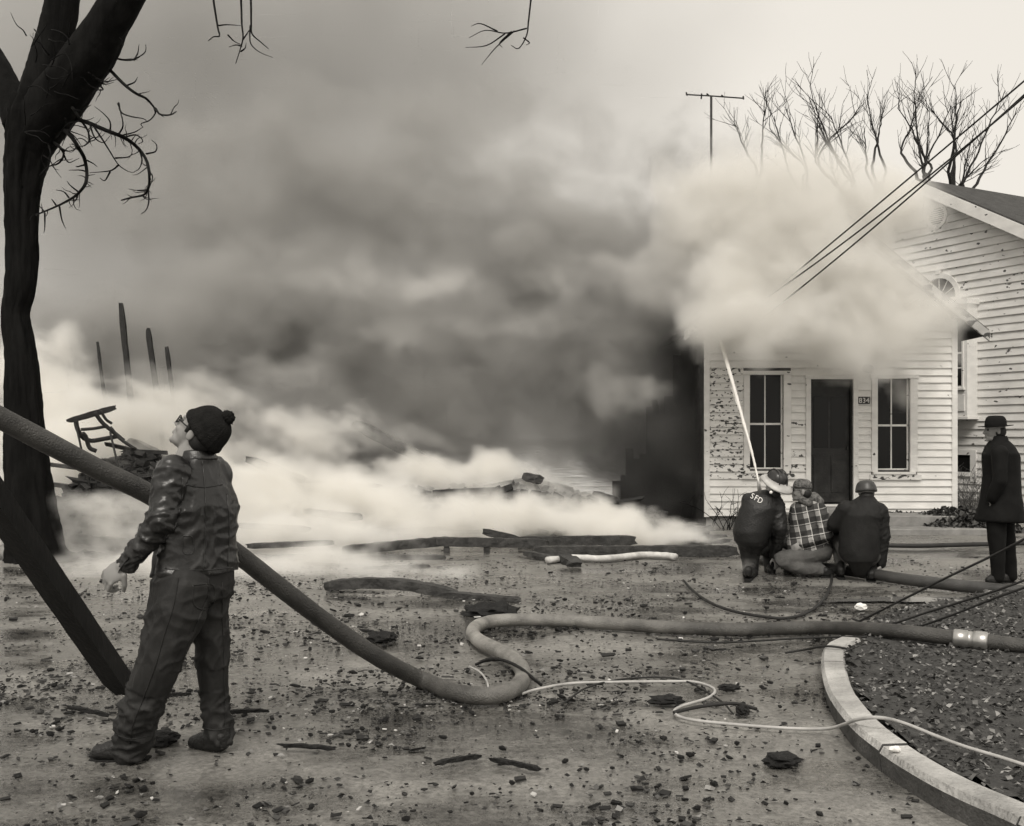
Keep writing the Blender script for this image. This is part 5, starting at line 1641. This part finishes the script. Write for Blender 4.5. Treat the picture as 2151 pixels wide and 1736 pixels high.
for sx in (-.05, 0, .05):
    rp = [h1c + H1 @ Vector((sx, -.012 + .134 * math.cos(t_), .05 + .128 * math.sin(t_))) for t_ in [math.pi * q / 12 for q in range(13)]]
    o = tube('ridge', rp, .007, M_brim if sx == 99 else M_helm, None, 6); o.parent = hel; o.matrix_parent_inverse = Matrix()
V, Fq = ell(h1c + H1 @ Vector((-.01, -.115, -.075)), (.05, .035, .045), H1); child(pyobj('hair', V, Fq, M_hair, None, True), ff)
V, Fq = ell(K(327, 320, 11.28), (.018, .012, .018)); o = pyobj('badge', V, Fq, M_mark, None, True); o.parent = hel; o.matrix_parent_inverse = Matrix()
# letters sewn on the coat
from mathutils.bvhtree import BVHTree
me = coat.data
bvh = BVHTree.FromPolygons([v.co.copy() for v in me.vertices], [tuple(p.vertices) for p in me.polygons])
for ch_, cx_, cy_, ang in (('S', 194, 345, -26), ('F', 221, 359, -26), ('D', 250, 376, -24)):
    lm = text_mesh(ch_, .085)
    bm = bmesh.new(); bm.from_mesh(lm)
    bmesh.ops.scale(bm, vec=(.86, 1, 1), verts=bm.verts)
    bm.transform(Matrix.Rotation(R(ang), 4, 'Z') @ Matrix.Translation((0, -.03, 0)))
    c = K(cx_, cy_, 10.8)
    for v in bm.verts:
        p = Vector((c.x + v.co.x * 1.0, c.y, c.z + v.co.y * 1.0))
        dr = (p - Vector((0, 0, CAMZ))).normalized()
        hit = bvh.ray_cast(p, dr)
        base = hit[0] if hit[0] is not None else p + dr * .6
        v.co = base - dr * (.008 + (.003 if v.co.z > 0 else 0))
    o = obj('letter', bm, M_mark); o.parent = coat; o.matrix_parent_inverse = Matrix()
    o['label'] = 'white letter %s on the coat back' % ch_
# nozzle in his hands
tag(tube('hose_nozzle', [K(300, 560, 12.1), K(262, 420, 12.08), K(245, 300, 12.05), K(236, 232, 12.0)], [.03, .03, .026, .017], M_brass, None, 12), 'metal hose nozzle held up in front of the kneeling firefighter', 'nozzle')

# --- man in the plaid jacket
def plaid_mat():
    m = bpy.data.materials.new('plaid_wool'); m.use_nodes = True
    t = m.node_tree; b = t.nodes['Principled BSDF']
    tc = t.nodes.new('ShaderNodeTexCoord'); sp_ = t.nodes.new('ShaderNodeSeparateXYZ')
    mp = t.nodes.new('ShaderNodeMapping'); mp.inputs['Rotation'].default_value = (0, R(14), R(20))
    t.links.new(tc.outputs['Object'], mp.inputs[0]); t.links.new(mp.outputs[0], sp_.inputs[0])
    def band(src, per, w_, ph):
        a = t.nodes.new('ShaderNodeMath'); a.operation = 'MULTIPLY_ADD'; a.inputs[1].default_value = 1 / per; a.inputs[2].default_value = ph
        t.links.new(src, a.inputs[0])
        f = t.nodes.new('ShaderNodeMath'); f.operation = 'FRACT'; t.links.new(a.outputs[0], f.inputs[0])
        l = t.nodes.new('ShaderNodeMath'); l.operation = 'LESS_THAN'; l.inputs[1].default_value = w_; t.links.new(f.outputs[0], l.inputs[0])
        return l.outputs[0]
    def add(a, b_, k=1.0):
        n = t.nodes.new('ShaderNodeMath'); n.operation = 'MULTIPLY_ADD'; n.inputs[1].default_value = k
        t.links.new(b_, n.inputs[0]); t.links.new(a, n.inputs[2]); return n.outputs[0]
    x, z = sp_.outputs[0], sp_.outputs[2]
    s_ = band(x, .13, .42, .1)
    s_ = add(s_, band(z, .13, .42, .3), 1.0)
    s_ = add(s_, band(z, .13, .08, .80), 1.6)
    s_ = add(s_, band(x, .13, .07, .75), 1.3)
    d = t.nodes.new('ShaderNodeMath'); d.operation = 'DIVIDE'; d.inputs[1].default_value = 4.0; t.links.new(s_, d.inputs[0])
    r = t.nodes.new('ShaderNodeValToRGB'); t.links.new(d.outputs[0], r.inputs[0])
    e = r.color_ramp.elements; e[0].position = 0; e[0].color = grey(.02); e[1].position = .75; e[1].color = grey(.55)
    q = e.new(.25); q.color = grey(.06); q = e.new(.5); q.color = grey(.30)
    t.links.new(r.outputs[0], b.inputs['Base Color']); b.inputs['Roughness'].default_value = .9
    return m
pm_ = empty('person', K(600, 915, 11.6)); pm_.location.z = 0
tag(pm_, 'kneeling man in plaid wool jacket and patterned cap, between the helmeted pair', 'person')
s3, e3, w3 = K(680, 455, 11.5), K(722, 610, 11.42), K(560, 690, 11.45)
s4, e4, w4 = K(520, 440, 11.75), K(480, 580, 11.85), K(440, 700, 11.8)
pj = [loft([ksec(555, 640, 372, 11.62, .07), ksec(510, 690, 398, 11.62, .11), ksec(480, 715, 440, 11.62, .15), ksec(468, 730, 510, 11.62, .17), ksec(458, 738, 600, 11.62, .18), ksec(440, 752, 690, 11.62, .2), ksec(436, 756, 735, 11.62, .2)], 26)]
pj += chain([s3, e3, w3], [.092, .082, .055]) + chain([s4, e4, w4], [.085, .075, .055])
fuse('plaid_jacket', pj, .012, plaid_mat(), 2, folds(.010, (5, 5, 5), 8, [(s3, e3, .12, .05, .008), (e3, w3, .1, .05, .008)]), pm_)
tr = chain([K(690, 745, 11.55), K(560, 785, 11.5), K(410, 800, 11.5)], [.13, .115, .095]) + chain([K(410, 810, 11.5), K(560, 870, 11.45), K(690, 880, 11.45)], [.09, .08, .07]) + chain([K(690, 750, 11.7), K(470, 720, 11.9), K(460, 900, 11.85)], [.12, .1, .07])
fuse('trousers', tr, .012, M_pale_tr, 1, folds(.020, (6, 6, 6), 3), pm_)
shoe('boot', K(690, 905, 11.42), K(780, 905, 11.42), K(700, 880, 11.44), pm_, 1.1); shoe('boot', K(478, 900, 11.8), K(420, 898, 11.95), K(462, 870, 11.85), pm_, 1.05)
h2c = K(548, 312, 11.6); H2 = head_frame((-.96, .25, .02), (0, 0, 1))
b2 = head_prims(h2c, H2) + [cap(h2c + H2 @ Vector((0, -.03, -.08)), K(590, 400, 11.62), .058, .075), loft([ksec(540, 660, 410, 11.62, .07), ksec(500, 690, 500, 11.62, .11), ksec(500, 690, 640, 11.62, .12), ksec(520, 700, 730, 11.62, .11)], 14)]
b2 += chain([s3, e3, w3], [.05, .045, .032]) + chain([s4, e4, w4], [.05, .045, .032]) + chain([K(690, 745, 11.55), K(420, 800, 11.5), K(690, 880, 11.45)], [.08, .06, .045]) + chain([K(690, 750, 11.7), K(470, 720, 11.9), K(460, 900, 11.85)], [.08, .06, .045])
b2 += hand_prims(w3, w3 - e3, (0, .8, -.3), .7, -1, 1.05) + hand_prims(w4, Vector((-.3, 0, -.6)), (.6, .5, 0), .7, 1, 1.05)
fuse('body', b2, .008, M_skin, 2, None, pm_)
eyes(h2c, H2, pm_); glasses(h2c, H2, pm_)
M_capm = mat('patterned_cloth', .10, .9, .8, 34, 2)
cp_, _ = dome(h2c, H2, (0, -.08, 1), .108, .088, .105, (0, -.008, .038), M_capm, 'cap', pm_, .004, 6, 48, 12)
V, Fq = ell(h2c + H2 @ Vector((0, .125, .042)), (.062, .055, .009), H2); o = pyobj('bill', V, Fq, M_capm, None, True); o.parent = cp_; o.matrix_parent_inverse = Matrix()
V, Fq = ell(h2c + H2 @ Vector((0, -.05, -.02)), (.078, .062, .07), H2); child(pyobj('hair', V, Fq, M_hair, None, True), pm_)
fuse('hood', [cap(K(585, 345, 11.6), K(660, 385, 11.6), .062, .06), cap(K(545, 375, 11.56), K(600, 400, 11.5), .04, .04), cap(K(640, 345, 11.62), K(680, 385, 11.6), .05, .05)], .010, M_capm, 2, folds(.008, (9, 9, 9), 1), pm_)

# --- crouching man with the dark helmet
cm = empty('person', K(980, 935, 11.2)); cm.location.z = 0
tag(cm, 'man in plain dark jacket and round helmet crouching with his back to us', 'person')
s5, e5, w5 = K(870, 440, 11.2), K(785, 545, 11.3), K(800, 600, 11.65)
s6, e6, w6 = K(1108, 450, 11.2), K(1138, 630, 11.18), K(1122, 835, 11.2)
cj = [loft([ksec(975, 1070, 345, 11.25, .07), ksec(935, 1090, 372, 11.24, .10), ksec(866, 1118, 412, 11.22, .14), ksec(838, 1130, 480, 11.2, .18), ksec(828, 1120, 570, 11.2, .19), ksec(818, 1112, 670, 11.2, .2), ksec(820, 1110, 760, 11.2, .2), ksec(850, 1090, 815, 11.18, .17)], 28)]
cj += chain([s5, e5, w5], [.098, .085, .06]) + chain([s6, e6, w6], [.092, .076, .055])
fuse('jacket', cj, .012, M_jacket, 2, folds(.012, (4.5, 4.5, 5), 12, [(s6, e6, .12, .055, .008), (e6, w6, .1, .05, .009)]), cm)
tr = chain([K(900, 760, 11.25), K(795, 610, 11.75), K(830, 835, 11.42)], [.13, .085, .062]) + chain([K(1030, 770, 11.2), K(1060, 640, 11.7), K(1052, 850, 11.25)], [.13, .085, .065])
fuse('trousers', tr, .012, M_pale_tr, 2, folds(.008, (5, 5, 5), 6), cm)
fuse('trouser_seat', chain([K(915, 770, 11.15), K(1000, 780, 11.12), K(990, 880, 11.2)], [.10, .11, .075]) + chain([K(930, 790, 11.15), K(965, 890, 11.25)], [.1, .07]), .012, M_trouser, 2, None, cm)
shoe('boot', K(838, 900, 11.25), K(815, 895, 11.52), K(832, 845, 11.36), cm, 1.12); shoe('boot', K(1052, 930, 11.08), K(1050, 915, 11.36), K(1052, 870, 11.2), cm, 1.15)
h3c = K(1012, 318, 11.28); H3_ = head_frame((.08, .92, -.2), (0, .2, .95))
b3 = head_prims(h3c, H3_) + [cap(h3c + H3_ @ Vector((0, -.03, -.08)), K(1010, 400, 11.25), .058, .075), loft([ksec(960, 1060, 390, 11.22, .07), ksec(900, 1080, 480, 11.2, .11), ksec(890, 1060, 640, 11.2, .12), ksec(890, 1060, 770, 11.2, .11)], 14)]
b3 += chain([s5, e5, w5], [.05, .045, .032]) + chain([s6, e6, w6], [.05, .042, .032]) + chain([K(910, 760, 11.25), K(795, 612, 11.75), K(830, 870, 11.4)], [.08, .06, .042]) + chain([K(1030, 770, 11.2), K(1060, 642, 11.7), K(1052, 890, 11.22)], [.08, .06, .042])
b3 += hand_prims(w6, K(1112, 890, 11.2) - w6, (-.8, .4, 0), .45, 1, 1.1) + hand_prims(w5, Vector((.2, .8, -.1)), (0, 0, -1), .7, -1, 1.05)
fuse('body', b3, .008, M_skin, 2, None, cm)
M_helm2 = mat('helmet_dull', .035, .42, .3, 9, spec=.45)
hl2, _ = dome(h3c, H3_, (0, -.06, 1), .128, .113, .128, (0, -.008, .0), M_helm2, 'helmet', cm, 0, 6, 48, 14, rollr=.03, squash=.55)
V, Fq = ell(h3c + H3_ @ Vector((0, -.04, -.05)), (.074, .06, .06), H3_); child(pyobj('hair', V, Fq, M_hair, None, True), cm)

# ================================================== the man at the right edge
rm = empty('person', P(2100, 1225, 10.9)); rm.location.z = 0
tag(rm, 'man in long black coat and brimmed hat standing at the right edge', 'person')
DR = 10.9
def rsec(x0, x1, y, depth):
    w_ = (x1 - x0) / 2 * DR / FPX
    return (P((x0 + x1) / 2, y, DR), Vector((w_, 0, 0)), Vector((0, depth, 0)))
M_black_coat = mat('black_coat', .008, .8, .3, 6, spec=.15)
rc = [loft([rsec(2080, 2118, 925, .08), rsec(2072, 2128, 938, .17), rsec(2066, 2136, 955, .22), rsec(2068, 2140, 1000, .21), rsec(2063, 2142, 1040, .22), rsec(2056, 2146, 1070, .24), rsec(2050, 2150, 1092, .25), rsec(2054, 2148, 1096, .24)], 26)]
sa, ea, wa = P(2100, 952, DR - .2), P(2100, 1010, DR - .24), P(2084, 1046, DR - .16)
sb, eb, wb = P(2104, 952, DR + .2), P(2102, 1010, DR + .24), P(2084, 1050, DR + .16)
rc += chain([sa, ea, wa], [.085, .075, .06]) + chain([sb, eb, wb], [.085, .075, .06])
fuse('coat', rc, .013, M_black_coat, 2, folds(.010, (4, 4, 3), 20), rm)
tr = chain([P(2092, 1080, DR - .08), P(2095, 1150, DR - .08), P(2096, 1212, DR - .05)], [.11, .085, .07]) + chain([P(2108, 1080, DR + .1), P(2116, 1150, DR + .1), P(2122, 1210, DR + .15)], [.11, .085, .07])
fuse('trousers', tr, .013, M_black_coat, 2, folds(.006, (5, 5, 4), 4), rm)
shoe('shoe', P(2106, 1219, DR - .06), P(2069, 1219, DR - .03), P(2098, 1208, DR - .05), rm, 1.1); shoe('shoe', P(2130, 1216, DR + .15), P(2095, 1216, DR + .12), P(2122, 1206, DR + .15), rm, 1.1)
h4c = P(2090, 905, DR); H4 = head_frame((-1, .1, -.05), (0, 0, 1))
b4 = head_prims(h4c, H4) + [cap(h4c + H4 @ Vector((0, -.03, -.08)), P(2100, 940, DR), .058, .08), loft([rsec(2085, 2120, 940, .1), rsec(2080, 2125, 980, .13), rsec(2080, 2128, 1040, .13), rsec(2078, 2130, 1085, .13)], 14)]
b4 += chain([sa, ea, wa], [.05, .045, .032]) + chain([sb, eb, wb], [.05, .045, .032]) + chain([P(2092, 1080, DR - .08), P(2095, 1150, DR - .08), P(2097, 1212, DR - .05)], [.08, .06, .042]) + chain([P(2108, 1080, DR + .1), P(2116, 1150, DR + .1), P(2122, 1210, DR + .15)], [.08, .06, .042])
b4 += hand_prims(wa, Vector((.2, .3, -1)), (0, 1, 0), .7, -1, .9) + hand_prims(wb, Vector((.2, -.3, -1)), (0, -1, 0), .7, 1, .9)
V, Fq = loft([(P(2097, 916, DR), Vector((.085, 0, 0)), Vector((0, .09, 0))), (P(2099, 932, DR), Vector((.10, 0, 0)), Vector((0, .11, 0))), (P(2100, 944, DR), Vector((.13, 0, 0)), Vector((0, .15, 0)))], 24)
child(pyobj('collar', V, Fq, M_black_coat, None, True), rm)  # added and turned up to keep the lower face dark
V, Fq = ell(h4c + H4 @ Vector((0, -.035, -.01)), (.083, .078, .08), H4); child(pyobj('hair', V, Fq, M_hair, None, True), rm)
fuse('body', b4, .008, M_skin, 2, None, rm); eyes(h4c, H4, rm)
ht, _ = dome(h4c, H4, (0, -.05, 1), .112, .092, .115, (0, -.01, .045), M_black_coat, 'hat', rm, 0, 6, 40, 10, squash=.35)
V, Fq = [], []
n = 40
for (ro, zz) in ((0, 0), (.065, .004), (.066, -.004), (0, -.01)):
    for j in range(n):
        th = 2 * math.pi * j / n
        V.append(h4c + H4 @ Vector(((.09 + ro) * math.cos(th), -.01 + (.11 + ro) * math.sin(th), .05 + zz)))
for i in range(4):
    i2 = (i + 1) % 4
    for j in range(n): Fq.append((i * n + j, i * n + (j + 1) % n, i2 * n + (j + 1) % n, i2 * n + j))
o = pyobj('brim', V, Fq, M_black_coat, None, True); o.parent = ht; o.matrix_parent_inverse = Matrix()
# ------------------------------------------------------------------ smoke and steam
def smoke_mat(name, albedo, dens, aniso=0.0):
    m = bpy.data.materials.new(name)
    m.use_nodes = True
    t = m.node_tree
    t.nodes.clear()
    o = t.nodes.new('ShaderNodeOutputMaterial')
    pv = t.nodes.new('ShaderNodeVolumePrincipled')
    pv.inputs['Color'].default_value = (albedo, albedo * 0.99, albedo * 0.965, 1)
    pv.inputs['Density'].default_value = dens
    pv.inputs['Density Attribute'].default_value = 'density'
    pv.inputs['Anisotropy'].default_value = aniso
    t.links.new(pv.outputs[0], o.inputs['Volume'])
    return m

def smoke(name, lo, hi, voxel, blobs, material, warp=(1.2, 0.5), warp2=(0.35, 2.2), fbm=(1.1, 5.0), erode=0.8, edge=0.15, gain=1.5, top=2.0, seed=0.0, rough=0.62, stretch=(1, 1, 1), lean=0.0):
    """one body of smoke on a voxel grid: soft ellipsoids (centre, radii, amount), stirred by noise"""
    g = bpy.data.node_groups.new(name, 'GeometryNodeTree')
    g.interface.new_socket('Geometry', in_out='OUTPUT', socket_type='NodeSocketGeometry')
    N, L = g.nodes, g.links
    out = N.new('NodeGroupOutput')
    pos = N.new('GeometryNodeInputPosition').outputs[0]
    def vm(op, a, b):
        n = N.new('ShaderNodeVectorMath'); n.operation = op
        for s, v in zip(n.inputs, (a, b)):
            if hasattr(v, 'links'): L.new(v, s)
            else: s.default_value = v
        return n.outputs['Value'] if op == 'LENGTH' else n.outputs[0]
    def fm(op, a, b=0.0, c=0.0):
        n = N.new('ShaderNodeMath'); n.operation = op
        for s, v in zip(n.inputs, (a, b, c)):
            if hasattr(v, 'links'): L.new(v, s)
            else: s.default_value = v
        return n.outputs[0]
    def nz(vec, scale, detail, rough=0.55):
        n = N.new('ShaderNodeTexNoise')
        n.inputs['Scale'].default_value = scale
        n.inputs['Detail'].default_value = detail
        n.inputs['Roughness'].default_value = rough
        L.new(vec, n.inputs['Vector'])
        return n
    ps = vm('ADD', pos, (seed * 7.3, seed * 3.1, seed * 5.7))
    p = pos
    for amt, fr in (warp, warp2):
        w = nz(ps, fr, 2.0).outputs['Color']
        w = vm('SUBTRACT', w, (0.5, 0.5, 0.5))
        w = vm('MULTIPLY', w, (amt * 2, amt * 2, amt * 2))
        p = vm('ADD', p, w)
    total = None
    for c, r, a in blobs:
        q = vm('SUBTRACT', p, tuple(c))
        q = vm('DIVIDE', q, tuple(r))
        l = vm('LENGTH', q, (0, 0, 0))
        mr = N.new('ShaderNodeMapRange'); mr.interpolation_type = 'SMOOTHSTEP'
        L.new(l, mr.inputs[0])
        mr.inputs[1].default_value = 0.15; mr.inputs[2].default_value = 1.0
        mr.inputs[3].default_value = a; mr.inputs[4].default_value = 0.0
        total = mr.outputs[0] if total is None else fm('ADD', total, mr.outputs[0])
    pq = vm('ADD', vm('MULTIPLY', p, (0.6, 0.6, 0.6)), vm('MULTIPLY', ps, (0.4, 0.4, 0.4)))
    # the wind draws the detail out: lean it along x with height, then stretch it
    sx = N.new('ShaderNodeSeparateXYZ'); L.new(pq, sx.inputs[0])
    cx_ = N.new('ShaderNodeCombineXYZ')
    L.new(fm('ADD', sx.outputs[0], fm('MULTIPLY', sx.outputs[2], lean)), cx_.inputs[0])
    L.new(sx.outputs[1], cx_.inputs[1]); L.new(sx.outputs[2], cx_.inputs[2])
    pq = vm('MULTIPLY', cx_.outputs[0], tuple(stretch))
    n = nz(pq, fbm[0], fbm[1], rough).outputs[0]
    # noise cuts the soft edges into billows and leaves the cores dense
    s = fm('MULTIPLY', fm('SUBTRACT', n, 0.5), erode * 2.0)
    s = fm('MULTIPLY', s, fm('MINIMUM', fm('MULTIPLY', total, 3.0), 1.0))
    d = fm('SUBTRACT', fm('ADD', total, s), edge)
    d = fm('MULTIPLY', d, gain)
    d = fm('MINIMUM', fm('MAXIMUM', d, 0.0), top)
    vc = N.new('GeometryNodeVolumeCube')
    L.new(d, vc.inputs['Density'])
    vc.inputs['Background'].default_value = 0.0
    vc.inputs['Min'].default_value = lo
    vc.inputs['Max'].default_value = hi
    for k, ax in enumerate('XYZ'):
        vc.inputs['Resolution ' + ax].default_value = max(8, int((hi[k] - lo[k]) / voxel))
    sm = N.new('GeometryNodeSetMaterial')
    sm.inputs['Material'].default_value = material
    L.new(vc.outputs[0], sm.inputs['Geometry'])
    L.new(sm.outputs[0], out.inputs[0])
    me = bpy.data.meshes.new(name)
    me.from_pydata([(0, 0, 0)], [], [])
    me.materials.append(material)
    o = mesh_obj(name, me)
    md = o.modifiers.new('smoke', 'NODES')
    md.node_group = g
    return o

def B(x, y, d, rx, ry, rd, a):
    k = d / FPX
    return (P(x, y, d), (rx * k, rd, ry * k), a)

M_dark = smoke_mat('dark_smoke', 0.56, 2.3)
M_veil = smoke_mat('thin_smoke', 0.48, 0.75)
M_white = smoke_mat('white_steam', 0.997, 5.0)
M_light = smoke_mat('pale_smoke', 0.93, 3.6)
M_soot = smoke_mat('black_smoke', 0.22, 2.4)

o = smoke('smoke_plume', (-15, 17.6, 0), (5.2, 26.0, 12.5), 0.095, [
    B(1000, 800, 20.5, 620, 300, 2.6, .55), B(620, 700, 20.5, 380, 240, 2.4, .55),
    B(900, 540, 22, 680, 300, 3.0, .40), B(1220, 640, 21.5, 420, 250, 2.6, .55), B(700, 920, 20, 600, 160, 2.2, .7),
    B(1330, 800, 20.5, 260, 220, 2.2, .8), B(330, 760, 20.5, 480, 280, 2.2, .42), B(900, 330, 23, 760, 300, 2.8, .26), B(120, 800, 20.5, 380, 280, 2, .42),
    B(1460, 560, 21.0, 260, 220, 2.2, .5), B(450, 440, 22.5, 560, 320, 2.6, .26), B(1440, 330, 21.5, 220, 170, 2, .26)],
    M_dark, warp=(1.5, .42), warp2=(.45, 1.5), fbm=(.9, 9.0), erode=1.2, edge=.12, gain=1.3, top=1.7, rough=.70, lean=.5, stretch=(.8, 1, 1))
tag(o, 'thick dark grey smoke plume rising from the burning rubble', 'smoke', kind='stuff')
o = smoke('soot_cloud', (.2, 17.7, 0), (4.6, 20.6, 5.2), 0.09, [
    B(1400, 960, 19.1, 190, 230, 1.3, 1.0), B(1440, 780, 19.3, 120, 150, 1.1, .7), B(1290, 950, 19.2, 150, 130, 1.0, .6)],
    M_soot, warp=(.7, .6), warp2=(.3, 2.0), fbm=(1.2, 8.0), erode=1.0, edge=.12, gain=1.2, top=1.3, rough=.68, lean=.5, seed=6)
tag(o, 'black soot smoke boiling beside the left corner of the cottage', 'smoke', kind='stuff')
o = smoke('smoke_veil', (-24, 24, 0), (10, 36, 24), 0.4, [
    B(500, 500, 28, 1150, 800, 4.5, .55), B(100, 150, 29, 1100, 800, 4.5, .50), B(850, 50, 29, 950, 650, 4.5, .45), B(500, 850, 27, 1100, 300, 3, .8), B(1500, 850, 27, 500, 330, 3, .8)],
    M_veil, warp=(3.0, .14), warp2=(1.0, .5), fbm=(.22, 6.0), erode=.4, edge=.03, gain=.5, top=.6)
tag(o, 'thin grey smoke veiling the sky behind the plume', 'smoke', kind='stuff')
o = smoke('smoke_wisps', (-9.5, 16.8, 1.2), (4.2, 19.4, 6.4), 0.08, [
    B(930, 578, 18.2, 150, 70, .8, .55), B(700, 590, 18.4, 260, 80, .8, .30), B(1250, 590, 18.3, 240, 90, .8, .36), B(560, 790, 18, 230, 80, .7, .40), B(230, 800, 18, 260, 90, .7, .40),
    B(1440, 560, 17.9, 170, 170, .9, .62), B(1320, 825, 17.6, 130, 75, .6, .68), B(820, 720, 18.2, 260, 70, .7, .25), B(1080, 690, 18.2, 260, 60, .7, .25), B(800, 920, 17.8, 260, 60, .6, .4)],
    M_light, warp=(.6, .8), warp2=(.25, 2.4), fbm=(1.5, 9.0), erode=1.3, edge=.15, gain=.55, top=.5, seed=3, rough=.70, lean=.6, stretch=(.7, 1, 1))
tag(o, 'paler smoke wisps drifting across the face of the dark plume', 'smoke', kind='stuff')
o = smoke('steam_cloud', (-9.8, 9.2, 0), (4.6, 18.4, 4.2), 0.055, [
    B(240, 1000, 15.7, 380, 230, 1.4, .85), B(560, 1050, 15.2, 330, 120, 1.3, .85), B(850, 1098, 14.9, 430, 85, 1.0, .85), B(1120, 1085, 15.2, 240, 85, .9, .82), B(760, 1040, 15.6, 200, 60, .6, .5), B(860, 1030, 17.2, 400, 90, .8, .75),
    B(1130, 1060, 17.0, 200, 100, .8, .85), B(1220, 1100, 15.2, 200, 60, .8, .9), B(1350, 1116, 14.8, 200, 40, .7, .95), B(80, 830, 16.4, 190, 210, 1.0, .6), B(380, 850, 16.6, 240, 95, .8, .58),
    B(640, 920, 16.8, 240, 95, .8, .62), B(950, 985, 17.4, 220, 60, .6, .6), B(1060, 975, 17.4, 100, 50, .5, .6),
    B(420, 1200, 11.7, 480, 70, 1.1, .60), B(200, 1100, 13.2, 260, 90, .6, .42), B(720, 1190, 12.4, 420, 55, .9, .48), B(850, 1215, 11.6, 300, 40, .8, .38), B(120, 1165, 13.6, 330, 80, .9, .6), B(600, 1130, 14.0, 400, 75, .8, .62), B(1450, 1128, 14.2, 110, 15, .4, .8),
    B(1580, 1195, 11.35, 60, 26, .3, .27)],
    M_white, warp=(.40, 1.1), warp2=(.2, 3.0), fbm=(1.55, 9.0), erode=1.75, edge=.14, gain=1.25, top=1.3, rough=.72, lean=.9, stretch=(.7, .9, 1.1))
tag(o, 'white steam drifting low over the wet charred debris', 'steam', kind='stuff')
o = smoke('smoke_cloud', (2.4, 14.6, 1.8), (11.4, 19.6, 8.8), 0.075, [
    B(1540, 620, 16.8, 180, 140, .9, .9), B(1490, 700, 16.5, 110, 75, .6, .85), B(1700, 570, 17, 270, 190, 1.0, .95), B(1860, 620, 16.9, 200, 160, .9, .95), B(1680, 430, 17.3, 340, 170, 1.2, .75),
    B(1975, 670, 16.3, 130, 70, .6, .95), B(1870, 430, 17.5, 150, 130, .9, .85), B(1500, 420, 17.5, 230, 190, 1.0, .62), B(1640, 730, 16.5, 220, 80, .6, .65), B(1830, 735, 16.6, 230, 80, .55, .68), B(1700, 680, 16.4, 320, 80, .6, .62), B(1960, 740, 16.9, 110, 70, .5, .62),
    B(1890, 820, 17.3, 60, 50, .3, .4), B(1745, 790, 17.4, 70, 30, .3, .4)],
    M_light, warp=(.55, .8), warp2=(.24, 2.4), fbm=(1.4, 9.0), erode=1.4, edge=.12, gain=1.2, top=1.2, rough=.72, lean=.5)
tag(o, 'pale smoke curling over the front and roof of the white cottage', 'smoke', kind='stuff')
